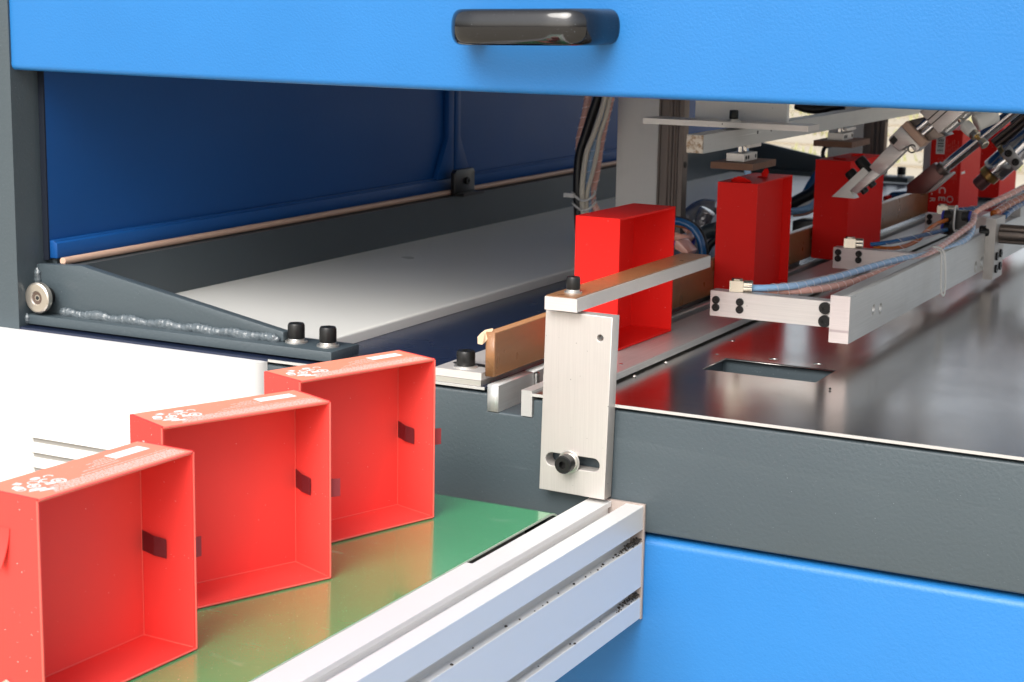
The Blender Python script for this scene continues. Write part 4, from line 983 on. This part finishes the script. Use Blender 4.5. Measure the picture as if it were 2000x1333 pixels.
bt = cable('short_blue_tube', [(-0.1564, 0.6000, 0.1938), (-0.1556, 0.6000, 0.1862), (-0.1533, 0.6000, 0.1721), (-0.1519, 0.6000, 0.1635)], .0034, M_H_BLUE, 'bright blue tube hanging behind the nearer press pad', G2)
wr = cable('black_wire', [(-0.2058, 0.9000, 0.2214), (-0.1934, 0.9000, 0.2178), (-0.1782, 0.9000, 0.2173), (-0.1633, 0.9000, 0.2214), (-0.1484, 0.9000, 0.2238)], .0055, M_CABLE_K, 'black wire sagging just under the hood beside the upright sheet', G2)

# ================================================================ gripper and tools at the right
gp1 = root('gripper_arm', (-0.0048, 0.6000, 0.1970), 'slanted pale gripper arm with white nylon jaw and black thumbscrews', 'gripper')
Y0, Y1 = .6000, .6140
nj = add('nylon_jaw', prism([(-0.0660, 0.1513), (-0.0360, 0.1817), (-0.0302, 0.1769), (-0.0479, 0.1582), (-0.0424, 0.1509)], 'y', .600, .615, .0005), M_NYLON, gp1, 27)
add('jaw_plate', prism([(-0.0469, 0.1595), (-0.0416, 0.1556), (-0.0190, 0.1758), (-0.0273, 0.1795)], 'y', .5996, .6120, .0004), M_ALX, gp1, 27)
add('arm_bar', prism([(-0.0302, 0.1826), (-0.0108, 0.2057), (-0.0015, 0.1989), (0.0053, 0.2012), (-0.0192, 0.1748), (-0.0276, 0.1798)], 'y', .6002, .6130, .0005), M_ALX, gp1, 27)
add('clamp_head', prism([(-0.0120, 0.2104), (-0.0006, 0.2234), (0.0192, 0.2038), (0.0151, 0.1992), (0.0088, 0.2050), (0.0054, 0.2045), (-0.0002, 0.1994), (-0.0102, 0.2061)], 'y', .5965, .6160, .0005), M_ALX, gp1, 27)
add('clamp_facing', prism([(-0.0004, 0.2236), (0.0045, 0.2282), (0.0249, 0.2099), (0.0194, 0.2041)], 'y', .5960, .6160, .0004), M_COPPER, gp1, 27)
add('finger_carrier', prism([(0.0031, 0.2278), (0.0190, 0.2324), (0.0400, 0.2153), (0.0234, 0.2094)], 'y', .604, .640, .0005), M_DSTEEL, gp1, 27)
ax = Vector((0.0464, 0.6000, 0.2371))-Vector((0.0189, 0.6000, 0.2114)); ax.normalize()
for p_ in ((0.0141, 0.6030, 0.2211), (0.0193, 0.6030, 0.2165)): add('guide_pin', cyl(Vector(p_)-ax*.004, Vector(p_)+ax*.020, .0030, 16), M_CHROME, gp1, 27)
cb1 = add('cylinder_body', prism([(0.0164, 0.2374), (0.0361, 0.2177), (0.0658, 0.2458), (0.0922, 0.2731), (0.0721, 0.2934), (0.0456, 0.2643)], 'y', .596, .622, .0008), M_ALX, gp1, 27)
add('body_groove', prism([(0.0238, 0.2299), (0.0246, 0.2292), (0.0533, 0.2571), (0.0526, 0.2578)], 'y', .5954, .5959, 0), M_HOLE, gp1)
add('body_groove', prism([(0.0279, 0.2262), (0.0287, 0.2256), (0.0574, 0.2535), (0.0566, 0.2541)], 'y', .5954, .5959, 0), M_HOLE, gp1)
for k in range(3):
    o_ = Vector((0.0393, 0.6000, 0.2196))+Vector((.0012, .004+.006*k, 0)); add('body_flute', cyl(o_, o_+ax*.09, .0024, 12), M_ALY, gp1, 27)
nx = Vector((-ax.z, 0, ax.x))
def sideways(uv, r, h, d=-1, name='thumbscrew'):
    p = Vector(uv)
    n = 40; b = lathe([(r*.86, 0), (r, r*.12), (r, h*.85), (r*.86, h)], 36, p, nx*(-d))
    return add(name, b, M_SCREW, gp1, 27)
sideways((-0.0312, 0.6070, 0.1768), .0058, .0170); sideways((-0.0444, 0.6070, 0.1685), .0056, .0110)
sideways((-0.0051, 0.6020, 0.2095), .0045, .0060)
sideways((-0.0318, 0.6070, 0.1693), .0037, .0080, 1); sideways((-0.0385, 0.6070, 0.1619), .0037, .0070, 1)
b = cyl(Vector((-0.0068, 0.5963, 0.2137)), Vector((-0.0068, 0.5963, 0.2137))+Vector((0, -.0004, 0)), .004, 12, .0001)
add('head_recess', prism([(-0.0109, 0.2091), (-0.0068, 0.2141), (-0.0026, 0.2100), (-0.0065, 0.2052)], 'y', .5955, .5964, .0001), M_HOLE, gp1)
add('side_ring', lathe([(.0030, 0), (.0043, 0), (.0043, .0012), (.0030, .0012), (.0030, 0)], 24, (0.0112, 0.5962, 0.2025), (.5, -1, 0), False), M_SCREW, gp1, 27)

fc = root('flow_valve', (0.0708, 0.5700, 0.2266), 'small white and brass flow control valve with knurled knob, in front of the gripper cylinder', 'valve')
def vp(u, v, y=.57): return None
pa, pb_, pc, pd, pe = Vector((0.0899, 0.5850, 0.2398)), Vector((0.0741, 0.5750, 0.2312)), Vector((0.0675, 0.5700, 0.2274)), Vector((0.0770, 0.5650, 0.2216)), Vector((0.0822, 0.5620, 0.2165))
add('valve_elbow', cyl(pa, pb_, .0085, 24, .001), M_NYLON, fc, 27)
add('valve_neck', cyl(Vector((0.0820, 0.5800, 0.2350)), Vector((0.0768, 0.5770, 0.2326)), .0062, 24, .0008), M_NYLON, fc, 27)
dv = (pe-pc).normalized()
add('valve_body', lathe([(.004, -.004), (.0058, -.002), (.0058, .006), (.0052, .0085), (.0035, .0095)], 28, pc, dv), M_NYLON, fc, 27)
add('valve_cap', lathe([(.0025, 0), (.0030, .0004), (.0030, .003), (.002, .0034)], 16, pc-dv*.0062+Vector((-.0005, 0, .001)), (-.6, 0, .8)), M_NICKEL, fc, 27)
add('valve_hex', lathe([(.0044, 0), (.0050, .0005), (.0050, .0050), (.0040, .0056)], 6, pc+dv*.0096, dv), M_NICKEL, fc)
add('valve_stem', cyl(pc+dv*.0150, pc+dv*.0225, .0018, 14), M_BRASS, fc, 27)
n = 30
add('valve_knob', lathe([(.0034, 0), (.0044, .0004), (.0044, .0062), (.0034, .0070)], 12, pc+dv*.0215, dv), M_NICKEL, fc)

t2_ = root('push_tool', (-0.0284, 0.8600, 0.1500), 'slanted round steel rod with dark reddish push block, between gripper and brass nozzle', 'tool')
q0 = Vector((-0.0262, 0.8670, 0.1586)); q1 = Vector((0.0450, 0.8670, 0.2242)); a2 = (q1-q0).normalized()
add('push_block', prism([(-0.0611, 0.1418), (-0.0334, 0.1671), (-0.0208, 0.1530), (-0.0409, 0.1329), (-0.0614, 0.1319)], 'y', .86, .876, .0006), M_BROWN, t2_, 27)
add('block_side', prism([(-0.0210, 0.1531), (-0.0132, 0.1581), (-0.0114, 0.1565), (-0.0326, 0.1361), (-0.0403, 0.1328)], 'y', .8625, .8745, .0004), M_ALD, t2_, 27)
add('collar', cyl(q0-a2*.002, q0+a2*.0055, .0085, 28), M_DSTEEL, t2_, 27)
add('rod', cyl(q0+a2*.0050, q0+a2*.17, .0063, 36), M_CHROME, t2_, 27)
t3 = root('brass_nozzle_tool', (0.0114, 0.9800, 0.1545), 'slanted steel and brass nozzle tool with two socket screws at the right edge', 'tool')
r0_ = Vector((-0.0061, 1.0000, 0.1412)); r1_ = Vector((0.0394, 1.0000, 0.1885)); a3 = (r1_-r0_).normalized()
add('nozzle_tip', lathe([(.0068, -.010), (.0085, -.008), (.0085, .004)], 24, r0_-a3*.004, a3), M_BROWN, t3, 27)
add('brass_ring', lathe([(.0090, 0), (.0118, .002), (.0118, .009), (.010, .010)], 28, r0_, a3), M_BRASS, t3, 27)
add('nozzle_body', lathe([(.0125, .0100), (.0150, .012), (.0150, .040), (.0135, .043), (.0135, .10)], 40, r0_, a3), M_CHROME, t3, 27)
add('clamp_ring', lathe([(.0160, .0330), (.0170, .0335), (.0170, .0385), (.0160, .039)], 40, r0_, a3), M_BRASS, t3, 27)
pl_ = add('screw_plate', prism([(0.0131, 0.1707), (0.0216, 0.1816), (0.0390, 0.1617), (0.0305, 0.1524)], 'y', .981, .9845, .0005), M_ALD, t3, 27)
for uv in ((0.0215, 0.9810, 0.1725), (0.0302, 0.9810, 0.1631)): screw(pl_, uv, (0, -1, 0), .0042, .0026)
fb = root('fluted_bar', (0.0241, 0.9900, 0.1895), 'dark fluted bar above the brass nozzle tool at the right edge', 'bar')
f0 = Vector((0.0001, 1.0200, 0.1746)); f1 = Vector((0.0503, 1.0200, 0.2211)); af = (f1-f0).normalized(); nf = Vector((-af.z, 0, af.x))
for k in range(4): add('flute', cyl(f0+nf*(-.009+.006*k), f1+nf*(-.009+.006*k), .0032, 14), M_DSTEEL, fb, 27)
tag(add('upper_black_block', prism([(0.0055, 0.2076), (0.0127, 0.2139), (0.0332, 0.2148), (0.0342, 0.2006), (0.0080, 0.1970)], 'y', 1.05, 1.09, .001), M_BLACKP, None, 27), 'black block just under the hood at the right edge', 'block')
# white post seen behind, outside end of the machine
wp = root('white_post', (-0.2176, 1.5600, 0.1199), 'thin pale post behind the farthest boxes', 'post')
add('post', box(-0.2237, -0.2069, 1.56, 1.59, .0677, .80, .002), M_WHITE, wp, 27)
